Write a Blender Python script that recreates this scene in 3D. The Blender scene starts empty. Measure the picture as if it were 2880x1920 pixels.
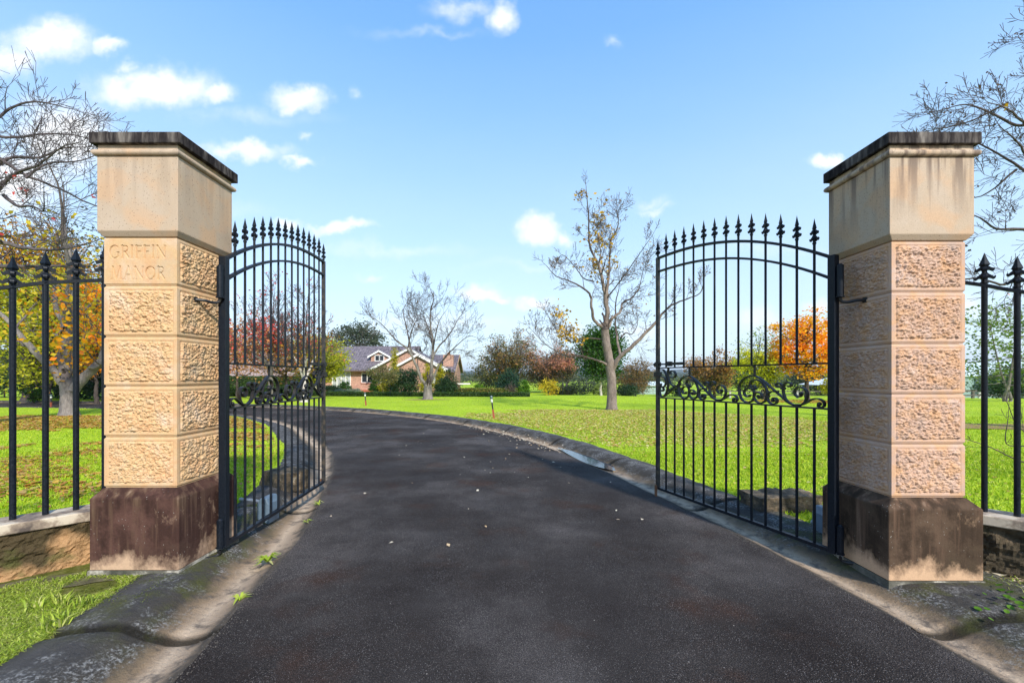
import bpy, bmesh, math, random
import numpy as np
from mathutils import Vector, Matrix
from mathutils import noise as mnoise
PI = math.pi
R = math.radians
rng = random.Random(7)
SC = bpy.context.scene
COL = SC.collection

# ------------------------------------------------------------------ camera
cam_d = bpy.data.cameras.new('camera')
cam = bpy.data.objects.new('camera', cam_d)
COL.objects.link(cam)
cam.location = (0, 0, 1.5)
cam.rotation_euler = (R(90), 0, 0)
cam_d.lens = 15.0
cam_d.sensor_width = 36
cam_d.shift_y = 0.0344
cam_d.shift_x = 0.0
cam_d.clip_start = 0.05
cam_d.clip_end = 20000
SC.camera = cam
SC.view_settings.view_transform = 'Standard'
SC.view_settings.look = 'None'
SC.view_settings.exposure = 1.27
SC.view_settings.gamma = 1.0

# ------------------------------------------------------------------ sun and sky
SUN_AZ = R(152)          # clockwise from +Y: behind the camera, to the right
SUN_EL = R(36)
sun_d = bpy.data.lights.new('sun', 'SUN')
sun_d.energy = 2.4
sun_d.angle = R(3.0)
sun_d.color = (1.0, 0.945, 0.86)
sun = bpy.data.objects.new('sun', sun_d)
COL.objects.link(sun)
ldir = Vector((math.sin(SUN_AZ) * math.cos(SUN_EL), math.cos(SUN_AZ) * math.cos(SUN_EL), math.sin(SUN_EL)))
sun.rotation_euler = ldir.to_track_quat('Z', 'Y').to_euler()
sun.location = (20, -20, 30)

world = bpy.data.worlds.new('World')
SC.world = world
world.use_nodes = True
wn, wl = world.node_tree.nodes, world.node_tree.links
wn.clear()
def W(t, **k):
    n = wn.new(t)
    for a, b in k.items():
        setattr(n, a, b)
    return n
def wset(n, i, v):
    n.inputs[i].default_value = v
def wmath(op, a, b=None, c=None, clamp=False):
    n = W('ShaderNodeMath', operation=op, use_clamp=clamp)
    for i, v in enumerate((a, b, c)):
        if v is None: continue
        if isinstance(v, (int, float)): n.inputs[i].default_value = v
        else: wl.new(v, n.inputs[i])
    return n.outputs[0]
sky = W('ShaderNodeTexSky', sky_type='NISHITA', sun_disc=False)
sky.sun_elevation = SUN_EL
sky.sun_rotation = SUN_AZ
sky.altitude = 50
sky.air_density = 1.0
sky.dust_density = 0.6
sky.ozone_density = 1.6
tc = W('ShaderNodeTexCoord')
sep = W('ShaderNodeSeparateXYZ')
wl.new(tc.outputs['Generated'], sep.inputs[0])
ysafe = wmath('MAXIMUM', sep.outputs[1], 0.06)
u = wmath('DIVIDE', sep.outputs[0], ysafe)
v = wmath('DIVIDE', sep.outputs[2], ysafe)
comb = W('ShaderNodeCombineXYZ')
wl.new(u, comb.inputs[0]); wl.new(v, comb.inputs[1])
n1 = W('ShaderNodeTexNoise'); wset(n1, 'Scale', 9.0); wset(n1, 'Detail', 6.0); wset(n1, 'Roughness', 0.62)
wl.new(comb.outputs[0], n1.inputs['Vector'])
nsub = W('ShaderNodeVectorMath', operation='SUBTRACT'); nsub.inputs[1].default_value = (0.5, 0.5, 0.5)
wl.new(n1.outputs['Color'], nsub.inputs[0])
nsc = W('ShaderNodeVectorMath', operation='SCALE'); nsc.inputs['Scale'].default_value = 0.11
wl.new(nsub.outputs[0], nsc.inputs[0])
nadd = W('ShaderNodeVectorMath', operation='ADD')
wl.new(comb.outputs[0], nadd.inputs[0]); wl.new(nsc.outputs[0], nadd.inputs[1])
# cloud puffs in the sky: (azimuth tangent, elevation tangent, half width, half height, strength)
CLOUDS = [(-1.09, .785, .125, .058, .95), (-1.19, .74, .09, .055, .85), (-.945, .775, .045, .026, .8),
    (-.90, .728, .03, .018, .55), (-.835, .675, .16, .052, 1.0), (-.70, .665, .07, .03, .8), (-.50, .652, .068, .036, 1.0),
    (-1.05, .56, .13, .10, 1.1), (-1.17, .46, .13, .09, 1.0), (-.63, .525, .13, .024, .75), (-.50, .505, .05, .014, .7),
    (-.40, .350, .085, .017, .85), (-.52, .366, .05, .017, .75), (-.02, .845, .045, .042, .85), (-.12, .86, .09, .03, .5),
    (.063, .345, .055, .034, 1.0), (.12, .33, .03, .02, .7), (-.08, .195, .07, .021, .9), (-.04, .185, .05, .012, .8), (.05, .176, .045, .018, .85),
    (.742, .502, .048, .022, 1.0), (.32, .41, .06, .022, .45), (.33, .393, .06, .012, .5), (.235, .785, .03, .016, .45), (.57, .135, .09, .04, .6),
    (.72, .165, .05, .022, .7), (-.33, .24, .04, .012, .5), (-.37, .665, .02, .015, .4), (-.48, .56, .02, .012, .45),
    (1.05, .16, .10, .03, .6), (-.85, .18, .25, .04, .6), (.25, .1, .3, .025, .45), (-.2, .12, .3, .03, .45), (-.3, .30, .28, .02, .33), (.1, .26, .3, .016, .28), (-.62, .61, .25, .03, .3), (.62, .3, .2, .02, .3), (-.75, .40, .2, .03, .4), (-.2, .80, .2, .02, .28)]
acc = None
for (cx, cy, rx, ry, st) in CLOUDS:
    s_ = W('ShaderNodeVectorMath', operation='SUBTRACT'); wl.new(nadd.outputs[0], s_.inputs[0]); s_.inputs[1].default_value = (cx, cy, 0)
    m_ = W('ShaderNodeVectorMath', operation='MULTIPLY'); wl.new(s_.outputs[0], m_.inputs[0]); m_.inputs[1].default_value = (1 / rx / 1.15, 1 / ry / 1.15, 0)
    l_ = W('ShaderNodeVectorMath', operation='LENGTH'); wl.new(m_.outputs[0], l_.inputs[0])
    e = wmath('SUBTRACT', 1.15, l_.outputs['Value'], clamp=True)
    e = wmath('MULTIPLY', e, st)
    acc = e if acc is None else wmath('MAXIMUM', acc, e)
n2 = W('ShaderNodeTexNoise'); wset(n2, 'Scale', 22.0); wset(n2, 'Detail', 5.0); wset(n2, 'Roughness', 0.6)
wl.new(comb.outputs[0], n2.inputs['Vector'])
nn = wmath('MULTIPLY_ADD', n2.outputs['Fac'], 0.7, -0.42)
tot = wmath('ADD', acc, wmath('MULTIPLY', nn, wmath('MULTIPLY', acc, 1.6, clamp=True)))
mr = W('ShaderNodeMapRange', interpolation_type='SMOOTHSTEP')
mr.inputs['From Min'].default_value = 0.04; mr.inputs['From Max'].default_value = 0.88
wl.new(tot, mr.inputs['Value'])
front = wmath('GREATER_THAN', sep.outputs[1], 0.08)
cmask = wmath('MULTIPLY', mr.outputs[0], front)
# thin high veil, denser towards the horizon
n3 = W('ShaderNodeTexNoise'); wset(n3, 'Scale', 2.2); wset(n3, 'Detail', 4.0)
mp = W('ShaderNodeVectorMath', operation='MULTIPLY'); mp.inputs[1].default_value = (1.0, 3.0, 1.0)
wl.new(comb.outputs[0], mp.inputs[0]); wl.new(mp.outputs[0], n3.inputs['Vector'])
veil = W('ShaderNodeMapRange'); veil.inputs['From Min'].default_value = 0.62; veil.inputs['From Max'].default_value = 0.0
veil.inputs['To Min'].default_value = 0.0; veil.inputs['To Max'].default_value = 0.5
wl.new(sep.outputs[2], veil.inputs['Value'])
vm = wmath('MULTIPLY', veil.outputs[0], wmath('MULTIPLY_ADD', n3.outputs['Fac'], 0.7, 0.55), clamp=True)
hs = W('ShaderNodeHueSaturation'); hs.inputs['Saturation'].default_value = 1.12; hs.inputs['Value'].default_value = 1.0
wl.new(sky.outputs[0], hs.inputs['Color'])
tint = W('ShaderNodeMix', data_type='RGBA', blend_type='MULTIPLY'); tint.inputs[0].default_value = 1.0
wl.new(hs.outputs[0], tint.inputs[6]); tint.inputs[7].default_value = (0.92, 1.04, 1.10, 1)
rz = W('ShaderNodeValToRGB'); el = rz.color_ramp.elements
el[0].position = 0; el[0].color = (2.55, 2.85, 3.1, 1); el[1].position = 1; el[1].color = (.40, 1.1, 2.7, 1)
for p_, c_ in ((.12, (2.05, 2.6, 3.05, 1)), (.3, (1.40, 2.22, 3.05, 1)), (.5, (.84, 1.72, 3.0, 1)), (.66, (.60, 1.42, 2.95, 1))):
    e_ = el.new(p_); e_.color = c_
wl.new(sep.outputs[2], rz.inputs[0])
blend = W('ShaderNodeMix', data_type='RGBA'); blend.inputs[0].default_value = .75; wl.new(tint.outputs[2], blend.inputs[6]); wl.new(rz.outputs[0], blend.inputs[7])
mixv = W('ShaderNodeMix', data_type='RGBA'); wl.new(vm, mixv.inputs[0]); wl.new(blend.outputs[2], mixv.inputs[6]); mixv.inputs[7].default_value = (2.45, 2.8, 3.1, 1)
mixc = W('ShaderNodeMix', data_type='RGBA'); wl.new(cmask, mixc.inputs[0]); wl.new(mixv.outputs[2], mixc.inputs[6]); mixc.inputs[7].default_value = (3.35, 3.42, 3.5, 1)
bg = W('ShaderNodeBackground'); bg.inputs['Strength'].default_value = 0.15
wl.new(mixc.outputs[2], bg.inputs['Color'])
wo = W('ShaderNodeOutputWorld'); wl.new(bg.outputs[0], wo.inputs[0])

# ------------------------------------------------------------------ node material helper
class NM:
    def __init__(s, name):
        s.m = bpy.data.materials.new(name); s.m.use_nodes = True
        s.n = s.m.node_tree.nodes; s.l = s.m.node_tree.links
        s.n.clear()
        s.out = s.n.new('ShaderNodeOutputMaterial')
        s.b = s.n.new('ShaderNodeBsdfPrincipled')
        s.l.new(s.b.outputs[0], s.out.inputs[0])
        s.tc = s.n.new('ShaderNodeTexCoord')
        s.obj = s.tc.outputs['Object']
    def put(s, sock, val):
        if hasattr(val, 'is_output') or isinstance(val, bpy.types.NodeSocket): s.l.new(val, sock)
        else:
            if isinstance(val, tuple) and len(val) == 3 and sock.type == 'RGBA': val = val + (1,)
            sock.default_value = val
    def map(s, scale=(1, 1, 1), rot=(0, 0, 0), vec=None):
        m = s.n.new('ShaderNodeMapping'); m.inputs['Scale'].default_value = scale; m.inputs['Rotation'].default_value = rot
        s.l.new(vec or s.obj, m.inputs[0]); return m.outputs[0]
    def noise(s, scale, detail=3, rough=.55, vec=None, dist=0):
        n = s.n.new('ShaderNodeTexNoise'); n.inputs['Scale'].default_value = scale; n.inputs['Detail'].default_value = detail
        n.inputs['Roughness'].default_value = rough; n.inputs['Distortion'].default_value = dist
        s.l.new(vec or s.obj, n.inputs['Vector']); return n.outputs['Fac']
    def voro(s, scale, feature='F1', out='Distance', vec=None):
        n = s.n.new('ShaderNodeTexVoronoi'); n.feature = feature; n.inputs['Scale'].default_value = scale
        s.l.new(vec or s.obj, n.inputs['Vector']); return n.outputs[out]
    def ramp(s, fac, stops, interp='LINEAR'):
        n = s.n.new('ShaderNodeValToRGB'); n.color_ramp.interpolation = interp
        e = n.color_ramp.elements
        while len(e) > 1: e.remove(e[-1])
        e[0].position = stops[0][0]; c = stops[0][1]; e[0].color = (c if isinstance(c, tuple) else (c, c, c)) + (1,)
        for p, c in stops[1:]:
            x = e.new(p); x.color = (c if isinstance(c, tuple) else (c, c, c)) + (1,)
        s.l.new(fac, n.inputs[0]); return n.outputs[0]
    def mix(s, f, a, b, mode='MIX'):
        n = s.n.new('ShaderNodeMix'); n.data_type = 'RGBA'; n.blend_type = mode
        s.put(n.inputs[0], f); s.put(n.inputs[6], a); s.put(n.inputs[7], b); return n.outputs[2]
    def math(s, op, a, b=0.0, clamp=False):
        n = s.n.new('ShaderNodeMath'); n.operation = op; n.use_clamp = clamp
        s.put(n.inputs[0], a); s.put(n.inputs[1], b); return n.outputs[0]
    def sepz(s, i=2, vec=None):
        n = s.n.new('ShaderNodeSeparateXYZ'); s.l.new(vec or s.obj, n.inputs[0]); return n.outputs[i]
    def attr(s, name):
        n = s.n.new('ShaderNodeAttribute'); n.attribute_name = name; return n.outputs['Fac']
    def island(s):
        n = s.n.new('ShaderNodeNewGeometry'); return n.outputs['Random Per Island']
    def bump(s, h, strength=.5, dist=.01):
        n = s.n.new('ShaderNodeBump'); n.inputs['Strength'].default_value = strength; n.inputs['Distance'].default_value = dist
        s.l.new(h, n.inputs['Height']); s.l.new(n.outputs[0], s.b.inputs['Normal']); return n
    def base(s, c): s.put(s.b.inputs['Base Color'], c)
    def rough(s, v): s.put(s.b.inputs['Roughness'], v)
    def metal(s, v): s.put(s.b.inputs['Metallic'], v)
    def spec(s, v): s.put(s.b.inputs['Specular IOR Level'], v)

MATS = {}
def simple(name, c, rough=.6, metal=0, var=.25, scale=6.0):
    if name in MATS: return MATS[name]
    k = NM(name)
    n = k.noise(scale, 4)
    k.base(k.ramp(n, [(0.25, tuple(x * (1 - var) for x in c)), (0.75, tuple(min(1, x * (1 + var)) for x in c))]))
    k.rough(rough); k.metal(metal); MATS[name] = k.m
    return k.m

def leaf_mat(name, cols, trans=.35, zone=None):
    """leaf colours vary from leaf to leaf and, with zone, from clump to clump"""
    k = NM(name)
    isl = k.island()
    if zone:
        nz = k.noise(zone, 2, .5)
        f = k.math('ADD', k.math('MULTIPLY', isl, .45), k.math('MULTIPLY', k.math('SUBTRACT', nz, .18), .95), clamp=True)
    else: f = isl
    st = [(i / (len(cols) - 1) if len(cols) > 1 else 0, c) for i, c in enumerate(cols)]
    c = k.ramp(f, st)
    k.base(c); k.rough(.55); k.spec(.3)
    t = k.n.new('ShaderNodeBsdfTranslucent'); k.l.new(c, t.inputs[0])
    mx = k.n.new('ShaderNodeMixShader'); mx.inputs[0].default_value = trans
    k.l.new(k.b.outputs[0], mx.inputs[1]); k.l.new(t.outputs[0], mx.inputs[2]); k.l.new(mx.outputs[0], k.out.inputs[0])
    return k.m

# iron
k = NM('black_iron')
n = k.noise(9, 4); n2_ = k.noise(70, 3)
k.base(k.mix(k.ramp(n, [(.58, 0.0), (.75, .5)]), k.ramp(n2_, [(.3, (.004, .006, .010)), (.7, (.011, .015, .022))]), (.02, .017, .014)))
k.rough(k.ramp(n2_, [(.3, .34), (.7, .55)])); k.spec(.2); k.bump(n2_, .15, .002)
IRON = k.m
k = NM('weathered_iron')
n = k.noise(14, 4); n2_ = k.noise(80, 3)
k.base(k.mix(k.ramp(n, [(.46, 0.0), (.66, 1.0)]), (.014, .015, .017), (.075, .055, .035)))
k.rough(.55); k.bump(n2_, .3, .002)
IRON_W = k.m
k = NM('scroll_iron')
n = k.noise(11, 4); n2_ = k.noise(80, 3)
k.base(k.mix(k.ramp(n, [(.5, 0.0), (.72, 1.0)]), (.009, .0095, .011), (.035, .025, .018)))
k.rough(.5); k.bump(n2_, .3, .002)
IRON_S = k.m

def stone(name, a, b, c, scale=2.2, speck=True, bump=.35, warm=.7):
    k = NM(name)
    n = k.noise(scale, 4, .6); m = k.noise(scale * 2.7, 3, .5, dist=.6)
    col = k.ramp(n, [(.28, a), (.5, b), (.74, c)])
    col = k.mix(k.ramp(m, [(.44, 0.0), (.66, warm)]), col, (.60, .34, .17))
    f = k.noise(130, 2)
    col = k.mix(.35, col, k.ramp(f, [(.3, .62), (.7, 1.0)]), 'MULTIPLY')
    if speck:
        v = k.voro(70); vcc = k.voro(70, out='Color')
        col = k.mix(k.math('MULTIPLY', k.ramp(v, [(.14, .75), (.26, 0.0)]), k.ramp(vcc, [(.5, 0.0), (.56, 1.0)])), col, (.12, .075, .05))
    k.base(col); k.rough(.85); k.spec(.25)
    k.bump(f, bump, .003)
    return k, col
for SMN, SMK in (('sandstone_smooth', .25), ('sandstone_streaked', 1.0)):
  k, c_ = stone(SMN, (.43, .33, .235), (.48, .36, .25), (.50, .395, .30), 1.8, warm=.45)
  st = k.noise(1.0, 3, .6, vec=k.map((13, 13, 1.0)))
  zz = k.sepz()
  zr = k.n.new('ShaderNodeMapRange'); zr.inputs['From Min'].default_value = 2.6; zr.inputs['From Max'].default_value = 3.05
  k.l.new(zz, zr.inputs['Value'])
  k.base(k.mix(k.math('MULTIPLY', k.math('MULTIPLY', k.ramp(st, [(.47, 0.0), (.60, .9)]), zr.outputs[0]), SMK), c_, (.17, .12, .09)))
  if SMK < .5: SAND = k.m
  else: SAND_S = k.m
k, c_ = stone('sandstone_rockfaced', (.52, .39, .26), (.60, .39, .20), (.62, .46, .33), 4.6, False, .5)
SAND_R = k.m
k, c_ = stone('sandstone_pink', (.44, .32, .26), (.54, .35, .25), (.58, .42, .34), 4.3, False, .5)
SAND_P = k.m
k, c_ = stone('sandstone_shady', (.42, .32, .25), (.50, .37, .27), (.50, .41, .35), 2.3, False, .5)

# lichen-blackened cap
k = NM('blackened_cap_stone')
st = k.noise(1.0, 4, .62, vec=k.map((11, 11, 2.0))); sp = k.voro(42)
col = k.ramp(st, [(.38, (.012, .009, .009)), (.48, (.032, .026, .025)), (.57, (.10, .085, .075)), (.68, (.24, .21, .18))])
col = k.mix(k.ramp(k.noise(16, 5, .7), [(.66, 0.0), (.72, .8)]), col, (.30, .31, .27))
k.base(col); k.rough(.9); k.spec(.12); k.bump(k.noise(60, 4), .6, .004)
CAP = k.m
# stained plinth
def plinth(name, lo, dark, tan, up):
    k = NM(name)
    st = k.noise(1.0, 5, .68, vec=k.map((4.5, 4.5, 3.4)), dist=.15)
    fine = k.noise(90, 3); z = k.sepz()
    zr = k.n.new('ShaderNodeMapRange'); zr.inputs['From Min'].default_value = lo; zr.inputs['From Max'].default_value = lo + .22; zr.inputs['To Min'].default_value = -.22; zr.inputs['To Max'].default_value = .12
    k.l.new(z, zr.inputs['Value'])
    f = k.math('ADD', st, zr.outputs[0])
    s2 = k.noise(1.0, 3, .6, vec=k.map((14, 14, 1.1)))
    dk = k.ramp(s2, [(.3, dark), (.48, tuple(x * 1.5 for x in dark)), (.60, (.11, .065, .042)), (.76, (.24, .165, .115))])
    bl = k.noise(4.2, 6, .7)
    dk = k.mix(k.ramp(bl, [(.46, 0.0), (.62, .75)]), dk, tuple(x * 3.4 for x in dark))
    dk = k.mix(k.ramp(k.noise(2.1, 5, .7), [(.52, 0.0), (.68, .6)]), dk, (.030, .026, .015))
    col = k.mix(k.ramp(f, [(.31, 0.0), (.52, 1.0)]), tan, dk)
    col = k.mix(.35, col, k.ramp(fine, [(.3, .6), (.7, 1.0)]), 'MULTIPLY')
    v = k.voro(38); w = k.noise(9, 2)
    col = k.mix(k.math('MULTIPLY', k.ramp(v, [(.07, .8), (.12, 0.0)]), k.ramp(w, [(.5, 0.0), (.56, 1.0)])), col, (.42, .40, .35))
    k.base(col); k.rough(.9); k.spec(.12); k.bump(fine, .4, .003)
    return k.m
PLINTH_L = plinth('stained_plinth', .1, (.036, .018, .014), (.52, .35, .23), .6)
PLINTH_R = plinth('stained_plinth_grey', .06, (.036, .023, .015), (.56, .36, .22), .55)
# lime-washed footing
k = NM('patchy_footing')
n = k.noise(5, 5, .65)
k.base(k.ramp(n, [(.38, (.05, .05, .035)), (.52, (.12, .11, .085)), (.60, (.36, .33, .27)), (.72, (.55, .5, .42))]))
k.rough(.9); k.bump(k.noise(30, 5), .8, .01)
FOOT = k.m
# coping and wall of the wings
k = NM('stained_coping')
n = k.noise(4.5, 5, .65)
k.base(k.ramp(n, [(.36, (.08, .06, .05)), (.47, (.25, .19, .14)), (.55, (.50, .42, .32)), (.72, (.56, .48, .38))]))
k.rough(.85); k.bump(k.noise(60, 4), .4, .004)
COPING = k.m
def wallmat(name, zlo, tan, dk):
    k = NM(name)
    n = k.noise(3.2, 5, .65); z = k.sepz()
    zr = k.n.new('ShaderNodeMapRange'); zr.inputs['From Min'].default_value = .08; zr.inputs['From Max'].default_value = .38; zr.inputs['To Min'].default_value = zlo; zr.inputs['To Max'].default_value = .2
    k.l.new(z, zr.inputs['Value'])
    f = k.math('ADD', n, zr.outputs[0])
    col = k.mix(k.ramp(f, [(.42, 0.0), (.62, 1.0)]), tan, dk)
    col = k.mix(k.ramp(k.noise(5, 3), [(.6, 0.0), (.7, .6)]), col, (.10, .11, .03))
    k.base(col); k.rough(.9); k.spec(.12); k.bump(k.noise(26, 6, .75), 1.0, .03)
    return k.m
WALL_L = wallmat('mossy_wall_stone', -.13, (.50, .29, .14), (.085, .062, .032))
WALL_R = wallmat('dark_wall_stone', .05, (.3, .21, .13), (.09, .07, .045))

# asphalt
k = NM('asphalt')
big = k.noise(.7, 5, .6); mid = k.noise(1.15, 4, .6); fine = k.noise(170, 3, .7); vo = k.voro(115)
col = k.ramp(big, [(.35, (.018, .0135, .0115)), (.5, (.031, .0255, .0225)), (.64, (.062, .053, .048))])
col = k.mix(k.ramp(mid, [(.56, 0.0), (.70, .7)]), col, (.038, .018, .011))
gr = k.noise(260, 2, .8); rgh = k.ramp(k.noise(1.6, 4, .6), [(.42, .35), (.6, 1.0)])
col = k.mix(.8, col, k.ramp(fine, [(.34, .3), (.5, .95), (.64, 2.2)]), 'MULTIPLY')
col = k.mix(rgh, col, k.ramp(gr, [(.38, .35), (.5, 1.0), (.62, 2.4)]), 'MULTIPLY')
vc = k.voro(150, out='Color')
sel = k.math('MULTIPLY', k.ramp(vc, [(.60, 0.0), (.72, 1.0)]), k.ramp(k.noise(2.6, 5, .7), [(.38, .25), (.62, 1.0)]))
col = k.mix(k.math('MULTIPLY', k.math('MULTIPLY', k.ramp(k.voro(150), [(.20, 1.0), (.36, 0.0)]), sel), .9), col, (.30, .27, .25))
vc3 = k.voro(24, out='Color')
col = k.mix(k.math('MULTIPLY', k.ramp(k.voro(24), [(.06, 1.0), (.1, 0.0)]), k.ramp(vc3, [(.86, 0.0), (.88, 1.0)])), col, (.42, .38, .33))
k.base(col); k.rough(k.ramp(mid, [(.35, .75), (.6, .95)])); k.spec(.14)
k.bump(k.math('ADD', fine, vo), .8, .006)
ASPH = k.m
# concrete kerb, stained across its profile (attribute off = metres from the asphalt)
k = NM('kerb_concrete')
off = k.attr('off'); n = k.noise(2.2, 5, .6); stk = k.noise(9, 5, .65); fine = k.noise(140, 3)
ow = k.math('ADD', off, k.math('MULTIPLY', k.math('SUBTRACT', n, .5), .22))
col = k.ramp(ow, [(0.02, (.085, .07, .055)), (.08, (.34, .25, .17)), (.18, (.52, .39, .27)), (.27, (.26, .18, .11)), (.38, (.065, .055, .042)), (.55, (.060, .056, .052)), (.72, (.085, .08, .075)), (.9, (.05, .046, .038))])
col = k.mix(k.ramp(stk, [(.5, 0.0), (.66, .7)]), col, (.055, .052, .05))
col = k.mix(k.math('MULTIPLY', k.math('MULTIPLY', k.ramp(k.noise(4, 4, .7), [(.46, 0.0), (.60, 1.0)]), k.ramp(k.noise(55, 4, .75), [(.48, 0.0), (.62, .85)])), k.ramp(ow, [(.22, 0.0), (.34, 1.0), (.8, 1.0)])), col, (.33, .32, .30))
col = k.mix(k.ramp(k.attr('joint'), [(0, 0.0), (.6, .9)]), col, (.018, .015, .010))
col = k.mix(.4, col, k.ramp(fine, [(.3, .55), (.7, 1.15)]), 'MULTIPLY')
mo = k.noise(3.4, 5, .7)
yy = k.sepz(1)
nearm = k.ramp(k.math('DIVIDE', yy, 10.0), [(.2, 0.0), (.28, 1.0), (.42, 1.0), (.5, 0.0)])
col = k.mix(k.math('MULTIPLY', k.math('MULTIPLY', k.ramp(mo, [(.47, 0.0), (.62, .7)]), k.ramp(ow, [(.26, 0.0), (.36, 1.0)])), nearm), col, (.075, .078, .018))
k.base(col); k.rough(.95); k.spec(.12); k.bump(k.noise(28, 6, .75), .9, .018)
KERB = k.m
# lawn
k = NM('lawn')
a = k.noise(.35, 4, .6); b = k.noise(3.0, 4, .65); c = k.noise(38, 3, .7)
cc = k.noise(14, 4, .7, vec=k.map((1, .45, 1)))
col = k.ramp(a, [(.3, (.25, .38, .014)), (.5, (.34, .48, .016)), (.7, (.41, .52, .025))])
col = k.mix(k.ramp(b, [(.42, 0.0), (.68, .7)]), col, (.40, .48, .05))
col = k.mix(.75, col, k.ramp(cc, [(.28, .5), (.5, 1.0), (.72, 1.45)]), 'MULTIPLY')
col = k.mix(.5, col, k.ramp(c, [(.3, .6), (.7, 1.3)]), 'MULTIPLY')
yv = k.sepz(1); vr = k.n.new('ShaderNodeMapRange'); vr.inputs['From Min'].default_value = 3.9; vr.inputs['From Max'].default_value = 3.2; k.l.new(yv, vr.inputs['Value'])
so = k.ramp(k.noise(14, 5, .7), [(.3, (.035, .035, .012)), (.5, (.085, .08, .02)), (.7, (.15, .13, .06))])
col = k.mix(k.math('MULTIPLY', vr.outputs[0], .92), col, so)
k.base(col); k.rough(.9); k.spec(.1); k.bump(k.math('ADD', cc, c), .6, .03)
LAWN = k.m
k = NM('bare_soil')
k.base(k.ramp(k.noise(12, 5, .7), [(.3, (.05, .04, .02)), (.5, (.10, .09, .035)), (.7, (.16, .13, .08))])); k.rough(.95); k.bump(k.noise(40, 5), .8, .02)
SOIL = k.m
k = NM('brown_mulch')
k.base(k.ramp(k.noise(14, 5, .7), [(.3, (.16, .09, .03)), (.5, (.28, .17, .06)), (.7, (.36, .25, .08))])); k.rough(.95); k.bump(k.noise(50, 5), .8, .03)
MULCH = k.m
k = NM('puddle_water')
k.base((.02, .03, .045)); k.rough(.06); k.spec(.8); k.bump(k.noise(14, 2), .08, .005)
WATER = k.m
def bark(name, a, b, s=5):
    k = NM(name)
    n = k.noise(1, 5, .7, vec=k.map((s, s, s * .45))); f = k.noise(1, 4, .7, vec=k.map((30, 30, 6)))
    c = k.ramp(n, [(.3, a), (.7, b)])
    c = k.mix(.6, c, k.ramp(f, [(.35, .45), (.65, 1.25)]), 'MULTIPLY')
    k.base(c); k.rough(.9); k.bump(f, .8, .03); return k.m
BARK_C = bark('grey_brown_bark', (.11, .08, .065), (.30, .235, .195))
BARK_G = bark('pale_grey_bark', (.11, .095, .085), (.27, .235, .205))
BARK_D = bark('dark_bark', (.035, .028, .025), (.10, .075, .06))
BARK_T = bark('twiggy_grey_bark', (.08, .065, .065), (.20, .16, .15))
BARK_W = bark('white_bark', (.42, .36, .32), (.6, .55, .5))

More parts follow.
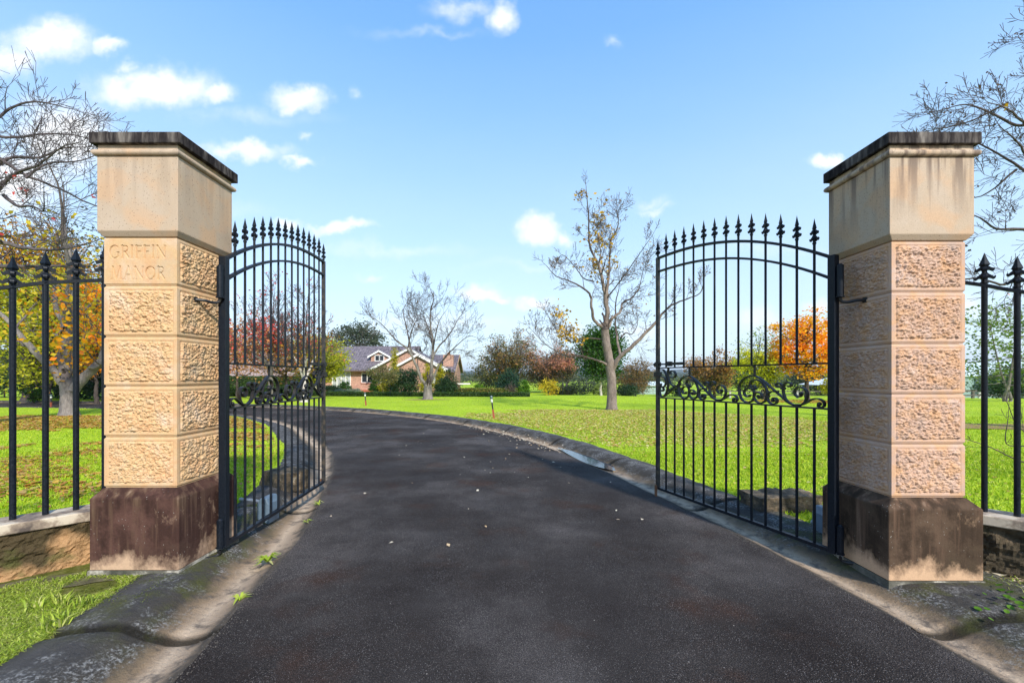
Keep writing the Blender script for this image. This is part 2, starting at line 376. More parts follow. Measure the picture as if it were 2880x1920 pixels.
# ------------------------------------------------------------------ mesh helpers
class MB:
    def __init__(s): s.v = []; s.f = []
    def add(s, vs, fs):
        o = len(s.v); s.v.extend(tuple(x) for x in vs); s.f.extend(tuple(i + o for i in f) for f in fs)
    def box(s, x0, x1, y0, y1, z0, z1):
        s.add([(x0, y0, z0), (x1, y0, z0), (x1, y1, z0), (x0, y1, z0), (x0, y0, z1), (x1, y0, z1), (x1, y1, z1), (x0, y1, z1)],
              [(0, 3, 2, 1), (4, 5, 6, 7), (0, 1, 5, 4), (1, 2, 6, 5), (2, 3, 7, 6), (3, 0, 4, 7)])
    def prism(s, pts, y0, y1):
        """outline in x,z pushed through y"""
        n = len(pts)
        s.add([(p[0], y0, p[1]) for p in pts] + [(p[0], y1, p[1]) for p in pts],
              [tuple(range(n)), tuple(range(2 * n - 1, n - 1, -1))] + [((i + 1) % n, i, i + n, (i + 1) % n + n) for i in range(n)])
    def tube(s, pts, rad, sides=6, cap=True):
        pts = [Vector(p) for p in pts]; n = len(pts)
        if n < 2: return
        if not hasattr(rad, '__len__'): rad = [rad] * n
        t = (pts[1] - pts[0])
        if t.length < 1e-9: return
        t.normalize()
        a = Vector((0, 0, 1)) if abs(t.z) < .9 else Vector((1, 0, 0))
        nx = t.cross(a).normalized()
        vs = []
        for i in range(n):
            d = (pts[min(i + 1, n - 1)] - pts[max(i - 1, 0)])
            if d.length > 1e-9: t = d.normalized()
            nx = nx - t * nx.dot(t)
            if nx.length < 1e-6: nx = t.orthogonal()
            nx.normalize(); by = t.cross(nx)
            for j in range(sides):
                an = 2 * PI * j / sides
                vs.append(pts[i] + (nx * math.cos(an) + by * math.sin(an)) * rad[i])
        fs = [(i * sides + j, i * sides + (j + 1) % sides, (i + 1) * sides + (j + 1) % sides, (i + 1) * sides + j) for i in range(n - 1) for j in range(sides)]
        if cap:
            fs.append(tuple(range(sides - 1, -1, -1))); fs.append(tuple((n - 1) * sides + j for j in range(sides)))
        s.add(vs, fs)
    def lathe(s, prof, c=(0, 0, 0), sides=16, axis='z', rot=0.0):
        vs = []
        for r, h in prof:
            for j in range(sides):
                an = 2 * PI * j / sides + rot
                p = (r * math.cos(an), r * math.sin(an), h)
                if axis == 'x': p = (p[2], p[0], p[1])
                if axis == 'y': p = (p[0], p[2], p[1])
                vs.append((p[0] + c[0], p[1] + c[1], p[2] + c[2]))
        n = len(prof)
        fs = [(i * sides + j, i * sides + (j + 1) % sides, (i + 1) * sides + (j + 1) % sides, (i + 1) * sides + j) for i in range(n - 1) for j in range(sides)]
        fs.append(tuple(range(sides - 1, -1, -1))); fs.append(tuple((n - 1) * sides + j for j in range(sides)))
        s.add(vs, fs)
    def ribbon(s, pts, th, wid):
        """flat bar following (x,z) points, th in the plane, wid across y"""
        n = len(pts); vs = []
        for i in range(n):
            a = pts[max(i - 1, 0)]; b = pts[min(i + 1, n - 1)]
            dx, dz = b[0] - a[0], b[1] - a[1]; L = math.hypot(dx, dz) or 1
            nx, nz = -dz / L * th / 2, dx / L * th / 2
            x, z = pts[i]
            vs += [(x + nx, -wid / 2, z + nz), (x + nx, wid / 2, z + nz), (x - nx, wid / 2, z - nz), (x - nx, -wid / 2, z - nz)]
        fs = [(4 * i + j, 4 * i + (j + 1) % 4, 4 * i + 4 + (j + 1) % 4, 4 * i + 4 + j) for i in range(n - 1) for j in range(4)]
        fs += [(3, 2, 1, 0), (4 * n - 4, 4 * n - 3, 4 * n - 2, 4 * n - 1)]
        s.add(vs, fs)
    def build(s, name, mat, parent=None, smooth=False, loc=None):
        me = bpy.data.meshes.new(name); me.from_pydata(s.v, [], s.f); me.update()
        if smooth: me.shade_smooth()
        if mat: me.materials.append(mat)
        o = bpy.data.objects.new(name, me); COL.objects.link(o)
        if parent: o.parent = parent
        if loc: o.location = loc
        return o
def recalc(o):
    bm = bmesh.new(); bm.from_mesh(o.data); bmesh.ops.recalc_face_normals(bm, faces=bm.faces); bm.to_mesh(o.data); bm.free(); return o
def bevel(o, w, seg=2):
    m = o.modifiers.new('bevel', 'BEVEL'); m.width = w; m.segments = seg; m.limit_method = 'ANGLE'; return o
def npmesh(name, V, F, mat, parent=None, smooth=False):
    """V (n,3), F (m,k) arrays"""
    V = np.asarray(V, dtype=np.float32); F = np.asarray(F, dtype=np.int32)
    me = bpy.data.meshes.new(name); kk = F.shape[1]
    me.vertices.add(len(V)); me.vertices.foreach_set('co', V.ravel())
    me.loops.add(F.size); me.loops.foreach_set('vertex_index', F.ravel())
    me.polygons.add(len(F)); me.polygons.foreach_set('loop_start', np.arange(len(F), dtype=np.int32) * kk)
    me.update(calc_edges=True); me.validate()
    if smooth: me.shade_smooth()
    me.materials.append(mat)
    o = bpy.data.objects.new(name, me); COL.objects.link(o)
    if parent: o.parent = parent
    return o
def tag(o, label=None, cat=None, group=None, kind=None):
    if label: o['label'] = label
    if cat: o['category'] = cat
    if group: o['group'] = group
    if kind: o['kind'] = kind
    return o
def empty(name, loc, label, cat, group=None, rz=0):
    o = bpy.data.objects.new(name, None); o.empty_display_size = .2; COL.objects.link(o); o.location = loc; o.rotation_euler = (0, 0, rz)
    return tag(o, label, cat, group)
def crom(pts, n=6, closed=False):
    P = [np.array(p, float) for p in pts]; out = []
    for i in range(len(P) - 1):
        p0 = P[i - 1] if i > 0 else 2 * P[0] - P[1]
        p1, p2 = P[i], P[i + 1]
        p3 = P[i + 2] if i + 2 < len(P) else 2 * P[-1] - P[-2]
        for t in np.arange(n) / n:
            out.append(.5 * ((2 * p1) + (-p0 + p2) * t + (2 * p0 - 5 * p1 + 4 * p2 - p3) * t * t + (-p0 + 3 * p1 - 3 * p2 + p3) * t ** 3))
    out.append(P[-1]); return out
def resample(pts, step=None, n=None):
    P = np.array(pts); d = np.r_[0, np.cumsum(np.hypot(*np.diff(P, axis=0).T[:2]))]
    if n is None: n = int(d[-1] / step) + 1
    t = np.linspace(0, d[-1], n)
    return np.stack([np.interp(t, d, P[:, i]) for i in range(P.shape[1])], 1)
def vnoise(x, y, seed=0, oct=4, gain=.5):
    """value noise on numpy arrays"""
    rs = np.random.RandomState(seed); T = rs.rand(256, 256)
    out = 0; amp = 1; tot = 0
    for o in range(oct):
        xi = np.floor(x).astype(int); yi = np.floor(y).astype(int); fx = x - xi; fy = y - yi
        fx = fx * fx * (3 - 2 * fx); fy = fy * fy * (3 - 2 * fy)
        a = T[xi % 256, yi % 256]; b = T[(xi + 1) % 256, yi % 256]; c = T[xi % 256, (yi + 1) % 256]; d = T[(xi + 1) % 256, (yi + 1) % 256]
        out = out + amp * ((a * (1 - fx) + b * fx) * (1 - fy) + (c * (1 - fx) + d * fx) * fy)
        tot += amp; amp *= gain; x = x * 2.03 + 17.3; y = y * 2.03 + 9.1
    return out / tot
def sstep(a, b, x):
    t = np.clip((x - a) / (b - a), 0, 1); return t * t * (3 - 2 * t)
# ------------------------------------------------------------------ the ground
INNER = [(-1.62, -6), (-1.62, 0), (-1.67, 2.09), (-1.78, 2.75), (-2.01, 4.14), (-2.44, 5.55), (-3.0, 7.17), (-3.8, 8.9), (-4.9, 10.6), (-6.7, 13.2), (-9.9, 16.3), (-14, 18.6), (-22, 20.5), (-42, 22.5)]
OUTER = [(2.42, -6), (2.42, 0), (2.41, 2.09), (2.35, 2.8), (2.24, 3.5), (2.02, 4.6), (1.75, 5.6), (1.44, 6.8), (.92, 8.55), (.2, 10.35), (-1.17, 12.75), (-3, 15.0), (-5.7, 17.4), (-8.5, 19.2), (-13.8, 21.4), (-22, 23.5), (-42, 26)]
inner = resample(crom(INNER, 8), n=260); outer = resample(crom(OUTER, 8), n=260)
def hgt(x, y):
    """lawn surface height"""
    x = np.asarray(x, float); y = np.asarray(y, float)
    wr = sstep(6, 20, x)
    z = .085 - .50 * sstep(27, 50, y) - .45 * wr * sstep(24, 45, y) - 1.0 * sstep(50, 110, y) - .6 * sstep(110, 300, y)
    z = z - .075 * sstep(1.5, 2.4, x) * (1 - sstep(4.0, 6.5, y)) - .02 * sstep(-1.5, -2.4, x) * (1 - sstep(4, 6, y))
    z = z + .02 * (vnoise(x * .5 + 50, y * .5 + 50, 3, 2) - .5) * sstep(5, 9, y)
    z = z + .35 * (vnoise(x * .03 + 50, y * .03 + 50, 5, 2) - .5) * sstep(60, 120, y)
    return z
def H(x, y): return float(hgt(x, y))
# corridor of the drive, as a signed distance (positive outside)
def seg_dist(px, py, line):
    d = np.full(px.shape, 1e9)
    for a, b in zip(line[:-1], line[1:]):
        ab = b - a; t = np.clip(((px - a[0]) * ab[0] + (py - a[1]) * ab[1]) / (ab @ ab), 0, 1)
        d = np.minimum(d, np.hypot(px - a[0] - t * ab[0], py - a[1] - t * ab[1]))
    return d
poly = np.vstack([inner[::3], outer[::-1][::3]])
def in_drive(px, py):
    c = np.zeros(px.shape, bool); n = len(poly)
    for i in range(n):
        x0, y0 = poly[i]; x1, y1 = poly[(i + 1) % n]
        if y0 == y1: continue
        m = ((y0 > py) != (y1 > py)) & (px < (x1 - x0) * (py - y0) / (y1 - y0) + x0)
        c ^= m
    return c
def drive_sd(px, py):
    d = np.minimum(seg_dist(px, py, inner[::4]), seg_dist(px, py, outer[::4]))
    return np.where(in_drive(px, py), -d, d)
def graded(lo, flo, fhi, hi, step, growth):
    a = list(np.arange(flo, fhi, step)); s = step; x = a[-1]
    while x < hi: s *= growth; x += s; a.append(x)
    s = step; x = flo; b = []
    while x > lo: s *= growth; x -= s; b.append(x)
    return np.array(b[::-1] + a)
gx = graded(-6000, -13, 7, 6000, .11, 1.09); gy = graded(-40, 1, 17, 9000, .11, 1.09)
GX, GY = np.meshgrid(gx, gy); sd = np.full(GX.shape, 99.0)
near = (GX > -46) & (GX < 12) & (GY < 30)
sd[near] = drive_sd(GX[near], GY[near])
GZ = hgt(GX, GY)
GZ = np.where(sd < .80, -.30 + (GZ + .30) * sstep(.35, .80, sd), GZ)
V = np.stack([GX.ravel(), GY.ravel(), GZ.ravel()], 1)
ny, nx_ = GX.shape
idx = np.arange(ny * nx_).reshape(ny, nx_)
F = np.stack([idx[:-1, :-1].ravel(), idx[:-1, 1:].ravel(), idx[1:, 1:].ravel(), idx[1:, :-1].ravel()], 1)
g = npmesh('ground', V, F, LAWN, smooth=True); tag(g, kind='structure')

# asphalt drive, lofted between its two edges
NC = 14
V = []; 
for i in range(260):
    for j in range(NC + 1):
        t = j / NC; p = inner[i] * (1 - t) + outer[i] * t
        V.append((p[0], p[1], .0 + .03 * math.sin(PI * t)))
F = [(i * (NC + 1) + j, i * (NC + 1) + j + 1, (i + 1) * (NC + 1) + j + 1, (i + 1) * (NC + 1) + j) for i in range(259) for j in range(NC)]
o = npmesh('driveway', V, F, ASPH, smooth=True); tag(o, kind='structure')

# rolled kerb and dished gutter either side
def kerb(line, side, hfun, widen=None):
    P = resample(line, step=.06); n = len(P)
    T = np.gradient(P, axis=0); T /= np.linalg.norm(T, axis=1)[:, None]
    for _ in range(3): T[1:-1] = (T[:-2] + T[1:-1] + T[2:]) / 3
    N = np.stack([T[:, 1], -T[:, 0]], 1) * side
    prof = [(-.03, -.05), (0, .004), (.03, -.004), (.08, -.022), (.14, -.034), (.20, -.034), (.26, -.025), (.32, -.005), (.37, .025), (.42, .060), (.47, .088), (.53, .106), (.60, .115), (.68, .116), (.76, .108), (.83, .095), (.90, .06), (.95, -.02), (.97, -.2)]
    m = len(prof); s = np.arange(n) * .06
    V = np.zeros((n, m, 3)); A = np.zeros((n, m))
    edge = .03 * (vnoise(s * 3.1, s * 0 + side * 5, 11, 3) - .5)
    for j, (o_, z) in enumerate(prof):
        oo = o_ * (1 + 0.10 * (vnoise(s * 1.3, s * 0 + j * .15, 12, 2) - .5)) + (edge if j < 3 else 0)
        if widen and o_ > .5: oo = oo + widen(P[:, 1]) * min(1, (o_ - .5) / .33)
        V[:, j, 0] = P[:, 0] + N[:, 0] * oo; V[:, j, 1] = P[:, 1] + N[:, 1] * oo
        hs_ = hfun(P[:, 0], P[:, 1]); zz = np.where(z > 0, z * hs_, z) if j > 4 else z
        V[:, j, 2] = zz + (.024 * (vnoise(s * 2.2 + 3, s * 0 + o_ * 6, 13, 3) - .5) + .012 * (vnoise(s * 9 + 3, s * 0 + o_ * 22, 15, 3) - .5)) * (1 if 3 < j < m - 2 else .2)
        A[:, j] = max(0, o_)
    # joints between the cast lengths
    for q in np.arange(1.3, s[-1], 2.4):
        kx = np.abs(s - q) < .035; V[kx, 2:m - 2, 2] -= .028
    J_ = np.zeros((n, m))
    for q in np.arange(1.3, s[-1], 2.4): J_[np.abs(s - q) < .035] = 1
    idx = np.arange(n * m).reshape(n, m)
    F = np.stack([idx[:-1, :-1].ravel(), idx[1:, :-1].ravel(), idx[1:, 1:].ravel(), idx[:-1, 1:].ravel()], 1)
    if side < 0: F = F[:, ::-1]
    o = npmesh('kerb', V.reshape(-1, 3), F, KERB, smooth=True)
    at = o.data.attributes.new('off', 'FLOAT', 'POINT'); at.data.foreach_set('value', A.ravel().astype(np.float32))
    at = o.data.attributes.new('joint', 'FLOAT', 'POINT'); at.data.foreach_set('value', J_.ravel().astype(np.float32))
    tag(o, kind='structure'); return o
kerb(inner, -1, lambda x, y: .85 + .0 * y)
kerb(outer, 1, lambda x, y: .42 + .46 * sstep(4.2, 7.0, y), lambda y: .42 * (1 - sstep(2.9, 3.9, y)))
# cracked dirt seam where asphalt meets gutter, puddle, apron, mulch
def patch(name, cx, cy, rx, ry, z, mat, seed, rot=0, n=48, dome=.0, onground=False):
    m = MB(); vs = [(0, 0, z + dome)]; rings = 6
    for q in range(1, rings + 1):
        for i in range(n):
            a = 2 * PI * i / n; r = (1 + .30 * (mnoise.noise((math.cos(a) * 1.7 + seed, math.sin(a) * 1.7, 0)))) * q / rings
            x, y = rx * r * math.cos(a), ry * r * math.sin(a)
            x, y = x * math.cos(rot) - y * math.sin(rot), x * math.sin(rot) + y * math.cos(rot)
            vs.append((x, y, z + dome * (1 - (q / rings) ** 2)))
    vs = [(a + cx, b + cy, (H(a + cx, b + cy) + c) if onground else c) for a, b, c in vs]
    fs = [(0, 1 + i, 1 + (i + 1) % n) for i in range(n)]
    for q in range(rings - 1):
        o_ = 1 + q * n
        fs += [(o_ + i, o_ + n + i, o_ + n + (i + 1) % n, o_ + (i + 1) % n) for i in range(n)]
    m.add(vs, fs); return m.build(name, mat, smooth=True)
# standing water lying in the gutter dish
P = resample(outer, step=.05); Tn = np.gradient(P, axis=0); Tn /= np.linalg.norm(Tn, axis=1)[:, None]; Nn = np.stack([Tn[:, 1], -Tn[:, 0]], 1)
i0 = int(np.argmin(np.abs(P[:, 1] - 6.75))); i1 = int(np.argmin(np.abs(P[:, 1] - 9.0)))
m = MB(); vs = []
for q, i in enumerate(range(i0, i1)):
    t = q / (i1 - i0 - 1); w = math.sin(PI * min(1, t * 3.2 + .02) / 2) if t < .3125 else math.sin(PI * (1 - (t - .3125) / .6875) / 2 + .01)
    a = .19 - .185 * w; b = .20 + .20 * w
    for o_ in (a, (a + b) / 2, b): vs.append((P[i, 0] + Nn[i, 0] * o_, P[i, 1] + Nn[i, 1] * o_, .006))
nq = i1 - i0
m.add(vs, [(3 * i + j, 3 * i + j + 1, 3 * i + j + 4, 3 * i + j + 3) for i in range(nq - 1) for j in (0, 1)])
tag(m.build('water', WATER, smooth=True), kind='structure')
tag(patch('soil', 3.9, 3.0, .75, .42, .012, SOIL, 3, rot=-.5, onground=True), kind='structure')
tag(patch('soil', -3.1, 3.0, .45, .12, .008, SOIL, 9, rot=.25, onground=True), kind='structure')
tag(patch('mulch_bed', 14.2, 12.1, 3.0, .75, .02, MULCH, 5, rot=.03, onground=True), kind='structure')
tag(patch('soil', -5.3, 26.4, 1.5, .55, .010, MULCH, 6, onground=True), kind='structure')

# far blue hills and the low wooded rise on the horizon
k = NM('wooded_hill')
k.base(k.ramp(k.noise(.02, 5, .7), [(.35, (.03, .045, .025)), (.65, (.07, .085, .045))])); k.rough(1.0); k.spec(0)
HILL = k.m
def hill(x0, x1, y0, depth, h, seed):
    nx, ny2 = 120, 10; xs = np.linspace(x0, x1, nx); vs = []
    for j in range(ny2):
        t = j / (ny2 - 1)
        for x in xs:
            hh = h * (.45 + .9 * mnoise.fractal((x / (x1 - x0) * 9 + seed, seed, 0), .8, 2.1, 5) + .2)
            e = min(1, (x - x0) / (x1 - x0) * 8, (x1 - x) / (x1 - x0) * 8)
            vs.append((x, y0 + depth * t, -3 + max(2, hh) * e * math.sin(PI * t) ** .8 + 3 * mnoise.noise((x / 40, j, seed))))
    m = MB(); m.add(vs, [(j * nx + i, j * nx + i + 1, (j + 1) * nx + i + 1, (j + 1) * nx + i) for j in range(ny2 - 1) for i in range(nx - 1)])
    tag(m.build('hills', HILL, smooth=True), kind='structure')
hill(-3500, 4200, 2600, 1200, 62, 3.0)
hill(-2600, 3000, 1300, 500, 22, 8.0)

# ------------------------------------------------------------------ gate pillars
def rock_block(w, d, zb, zt, parent, name, mat, seed, engraved=None, label=None):
    """one dressed course: chiselled margins round a rock-faced panel on every side, a chamfered joint"""
    h = zt - zb; V = []; F = []
    sides = [((-w / 2, -d / 2), (1, 0), w, (0, -1)), ((w / 2, -d / 2), (0, 1), d, (1, 0)), ((w / 2, d / 2), (-1, 0), w, (0, 1)), ((-w / 2, d / 2), (0, -1), d, (-1, 0))]
    base = 0
    for si, (o, t, L, nrm) in enumerate(sides):
        if engraved and si == 0: nu, nv = 340, 230
        else: nu, nv = (120, 84) if si in (0, 1, 3) else (30, 20)
        # denser samples near the joints
        u = np.linspace(0, 1, nu); v = np.linspace(0, 1, nv - 4); v = np.sort(np.r_[v, .012, .022, .978, .988])
        U, Vv = np.meshgrid(u * L, v * h)
        e = np.minimum(Vv, h - Vv)
        c = .007 * (1 - sstep(.003, .014, e))                      # joint chamfer inset
        mu = np.minimum(U, L - U); inn = np.minimum(mu, e)
        if engraved and si == 0:
            disp = engraved(U, Vv, L, h) + .0006 * (vnoise(U * 120, Vv * 120, seed, 2) - .5)
        else:
            sx = U * 78 + si * 31; sy = Vv * 78 + seed * 7
            warp = vnoise(sx * .4, sy * .4, seed + 3, 2) * 1.6
            a = vnoise(sx * .7 + warp, sy * .85 + warp * .6, seed, 3, .6)
            b = np.abs(vnoise(sx * 1.0 + warp, sy * 1.15, seed + 5, 3, .6) - .5) * 2
            rk = (a - .5) * .026 + (np.minimum(b, .35) - .25) * .034 + .006
            pan = sstep(.030, .042, inn)
            groove = -.006 * (sstep(.028, .033, inn) - sstep(.034, .044, inn))
            disp = pan * rk + groove
        x = o[0] + t[0] * U; y = o[1] + t[1] * U
        # chamfer shrinks the block towards its centre so corners stay closed
        x = x * (1 - 2 * c / w) + nrm[0] * disp * 1.0; y = y * (1 - 2 * c / d) + nrm[1] * disp
        V.append(np.stack([x.ravel(), y.ravel(), (zb + Vv).ravel()], 1))
        idx = base + np.arange(nu * nv).reshape(nv, nu)
        F.append(np.stack([idx[:-1, :-1].ravel(), idx[:-1, 1:].ravel(), idx[1:, 1:].ravel(), idx[1:, :-1].ravel()], 1))
        base += nu * nv
    c = .007
    for z in (zb, zt):
        V.append(np.array([(-w / 2 + c, -d / 2 + c, z), (w / 2 - c, -d / 2 + c, z), (w / 2 - c, d / 2 - c, z), (-w / 2 + c, d / 2 - c, z)]))
        F.append(np.array([[base, base + 1, base + 2, base + 3]])); base += 4
    o = npmesh(name, np.vstack(V), np.vstack(F), mat, parent, smooth=False)
    if label: o['label'] = label
    return o

def stroke_field(U, V, strokes):
    """V-cut chiselled strokes; each is (points, width)"""
    best = np.zeros(U.shape)
    for pts, wd in strokes:
        for (x0, y0), (x1, y1) in zip(pts[:-1], pts[1:]):
            dx, dy = x1 - x0, y1 - y0; L2 = dx * dx + dy * dy or 1e-9
            bx = (U > min(x0, x1) - .02) & (U < max(x0, x1) + .02) & (V > min(y0, y1) - .02) & (V < max(y0, y1) + .02)
            if not bx.any(): continue
            t = np.clip(((U[bx] - x0) * dx + (V[bx] - y0) * dy) / L2, 0, 1)
            dd = np.hypot(U[bx] - x0 - t * dx, V[bx] - y0 - t * dy)
            best[bx] = np.maximum(best[bx], wd / 2 - dd)
    return best
def arc(cx, cy, rx, ry, a0, a1, n=16):
    return [(cx + rx * math.cos(R(a0 + (a1 - a0) * i / n)), cy + ry * math.sin(R(a0 + (a1 - a0) * i / n))) for i in range(n + 1)]
TK, TN = .135, .075
def ser(x, y): return ([(x - .11, y), (x + .11, y)], .06)
def glyph(ch):
    if ch == 'I': return .30, [([(.15, 0), (.15, 1)], TK), ser(.15, .02), ser(.15, .98)]
    if ch == 'F': return .62, [([(.15, 0), (.15, 1)], TK), ser(.15, .02), ser(.1, .98), ([(.15, .97), (.58, .97)], TN), ([(.58, .98), (.58, .84)], .05), ([(.15, .52), (.48, .52)], TN), ([(.48, .6), (.48, .44)], .05)]
    if ch == 'R': return .74, [([(.15, 0), (.15, 1)], TK), ser(.15, .02), ser(.1, .98), ([(.15, .97), (.38, .97)] + arc(.38, .74, .22, .23, 90, -90, 10) + [(.15, .51)], TN), (arc(.38, .74, .22, .23, 55, -55, 8), TK), ([(.36, .5), (.72, .02)], TK)]
    if ch == 'G': return .92, [(arc(.48, .5, .42, .49, 45, 315, 24), TN), (arc(.48, .5, .42, .49, 125, 235, 12), TK), ([(.80, .1), (.80, .44)], TK), ([(.68, .45), (.92, .45)], .06), ([(.78, .98), (.78, .78)], .05)]
    if ch == 'N': return .92, [([(.14, 0), (.14, 1)], TN), ([(.10, .98), (.80, .02)], TK), ([(.80, 0), (.80, 1)], TN), ser(.14, .02), ser(.80, .98), ser(.08, .98)]
    if ch == 'M': return 1.1, [([(.10, 0), (.2, 1)], TN), ([(.2, .98), (.55, .03)], TK), ([(.55, .03), (.88, .98)], TN), ([(.88, 1), (.98, 0)], TK), ser(.10, .02), ser(.98, .02)]
    if ch == 'A': return .86, [([(.06, 0), (.43, 1)], TN), ([(.43, 1), (.80, 0)], TK), ([(.2, .36), (.66, .36)], TN), ser(.06, .02), ser(.80, .02)]
    if ch == 'O': return .96, [(arc(.48, .5, .42, .49, 0, 360, 32), TN), (arc(.48, .5, .42, .49, 130, 230, 12), TK), (arc(.48, .5, .42, .49, -50, 50, 12), TK)]
def carve(words):
    def f(U, V, L, h):
        st = []
        for txt, x0, x1, y0, hh in words:
            gl = [glyph(c) for c in txt]; tot = sum(g_[0] for g_ in gl) + .13 * (len(gl) - 1)
            sx = (x1 - x0) / tot; x = x0
            for adv, ss in gl:
                for pts, wd in ss: st.append(([(x + p[0] * sx, y0 + p[1] * hh) for p in pts], wd * hh))
                x += (adv + .13) * sx
        return -np.minimum(stroke_field(U, V, st) * 2.4, .011)
    return f

def pillar(SAND, cx, cy, capw, capd, colw, cold, basew, based, shw, shd, zs, label, blockmat, plinthmat, engraved, seed):
    """zs: cap top, cap bottom, moulding top, moulding bottom, capital top, capital bottom, shaft top, joints..., chamfer edge, base bottom"""
    root = empty('gate_pillar', (cx, cy, 0), label, 'gate pillar', 'stone pillars either side of the gateway')
    m = MB(); m.box(-capw / 2, capw / 2, -capd / 2, capd / 2, zs['c1'], zs['c0']); bevel(m.build('cap_slab', CAP, root), .006)
    m = MB()                                                        # narrow shadow neck, then torus
    a, b = colw / 2 - .004, cold / 2 - .004
    m.box(-a, a, -b, b, zs['m0'] - .002, zs['c1'] - .0005)
    zc = (zs['m0'] + zs['m1']) / 2; rr = (zs['m0'] - zs['m1']) / 2
    prof = [(math.cos(t) * rr, math.sin(t) * rr) for t in np.linspace(-PI / 2, PI / 2, 9)]
    vs = []
    for dx, dz in prof:
        for sx, sy in ((-1, -1), (1, -1), (1, 1), (-1, 1)):
            vs.append((sx * (colw / 2 + .002 + dx), sy * (cold / 2 + .002 + dx), zc + dz))
    fs = [(i * 4 + j, i * 4 + (j + 1) % 4, (i + 1) * 4 + (j + 1) % 4, (i + 1) * 4 + j) for i in range(8) for j in range(4)] + [(3, 2, 1, 0), (32, 33, 34, 35)]
    m.add(vs, fs); m.build('moulding', SAND, root)
    m = MB(); s2, d2 = shw / 2 + .004, shd / 2 + .004
    a, b = colw / 2, cold / 2
    m.add([(-s2, -d2, zs['s0']), (s2, -d2, zs['s0']), (s2, d2, zs['s0']), (-s2, d2, zs['s0']),
           (-a, -b, zs['k1']), (a, -b, zs['k1']), (a, b, zs['k1']), (-a, b, zs['k1']),
           (-a, -b, zs['m1']), (a, -b, zs['m1']), (a, b, zs['m1']), (-a, b, zs['m1'])],
          [(3, 2, 1, 0), (8, 9, 10, 11)] + [(j, (j + 1) % 4, 4 + (j + 1) % 4, 4 + j) for j in range(4)] + [(4 + j, 4 + (j + 1) % 4, 8 + (j + 1) % 4, 8 + j) for j in range(4)])
    bevel(m.build('capital_block', SAND, root), .004)
    J = [zs['s0']] + zs['j']
    for i in range(len(J) - 1):
        eg = engraved if i == 0 else None
        rock_block(shw, shd, J[i + 1] + .0015, J[i] - .0015, root, 'stone_course', blockmat, seed + i * 3, eg,
                   'smooth faced stone block carved with two words' if eg else None)
    m = MB(); a, b = basew / 2, based / 2; zt = J[-1]
    m.add([(-a, -b, zs['b1']), (a, -b, zs['b1']), (a, b, zs['b1']), (-a, b, zs['b1']), (-a, -b, zs['b0']), (a, -b, zs['b0']), (a, b, zs['b0']), (-a, b, zs['b0']),
           (-s2, -d2, zt), (s2, -d2, zt), (s2, d2, zt), (-s2, d2, zt)],
          [(3, 2, 1, 0), (8, 9, 10, 11)] + [(j, (j + 1) % 4, 4 + (j + 1) % 4, 4 + j) for j in range(4)] + [(4 + j, 4 + (j + 1) % 4, 8 + (j + 1) % 4, 8 + j) for j in range(4)])
    bevel(m.build('plinth', plinthmat, root), .007)
    # rough footing
    V = []; F = []; nu, nv = 120, 12
    for j in range(nv):
        z = zs['b1'] - .002 - j * .03
        for i in range(nu):
            t = 4 * i / nu; q = int(t); f = t - q
            c4 = [(-a, -b), (a, -b), (a, b), (-a, b), (-a, -b)]
            x = c4[q][0] * (1 - f) + c4[q + 1][0] * f; y = c4[q][1] * (1 - f) + c4[q + 1][1] * f
            o_ = 1 + (.012 + .05 * mnoise.noise((x * 5 + seed, y * 5, z * 5)) + .004 * j)
            V.append((x * o_, y * o_, z + .01 * mnoise.noise((x * 9, y * 9, seed)) * (j > 0)))
    F = [(j * nu + i, j * nu + (i + 1) % nu, (j + 1) * nu + (i + 1) % nu, (j + 1) * nu + i) for j in range(nv - 1) for i in range(nu)]
    m = MB(); m.add(V, F + [tuple(range(nu))]); recalc(m.build('footing', FOOT, root))
    return root
carved = carve([('GRIFFIN', .036, .452, .200, .092), ('MANOR', .046, .440, .046, .092)])
PL = pillar(SAND, -2.712, 3.388, .655, .655, .585, .60, .640, .655, .532, .545,
    dict(c0=3.258, c1=3.178, m0=3.140, m1=3.096, k1=2.557, s0=2.519, j=[2.165, 1.793, 1.430, 1.061, .690], b0=.625, b1=.112),
    'stone gate pillar carved with a name, left of the open drive', SAND_R, PLINTH_L, carved, 3)
PR = pillar(SAND_S, 3.003, 3.345, .664, .640, .605, .59, .672, .650, .530, .535,
    dict(c0=3.238, c1=3.155, m0=3.118, m1=3.070, k1=2.520, s0=2.480, j=[2.109, 1.738, 1.374, 1.014, .628], b0=.560, b1=.055),
    'stone gate pillar without lettering, right of the open drive', SAND_P, PLINTH_R, None, 40)

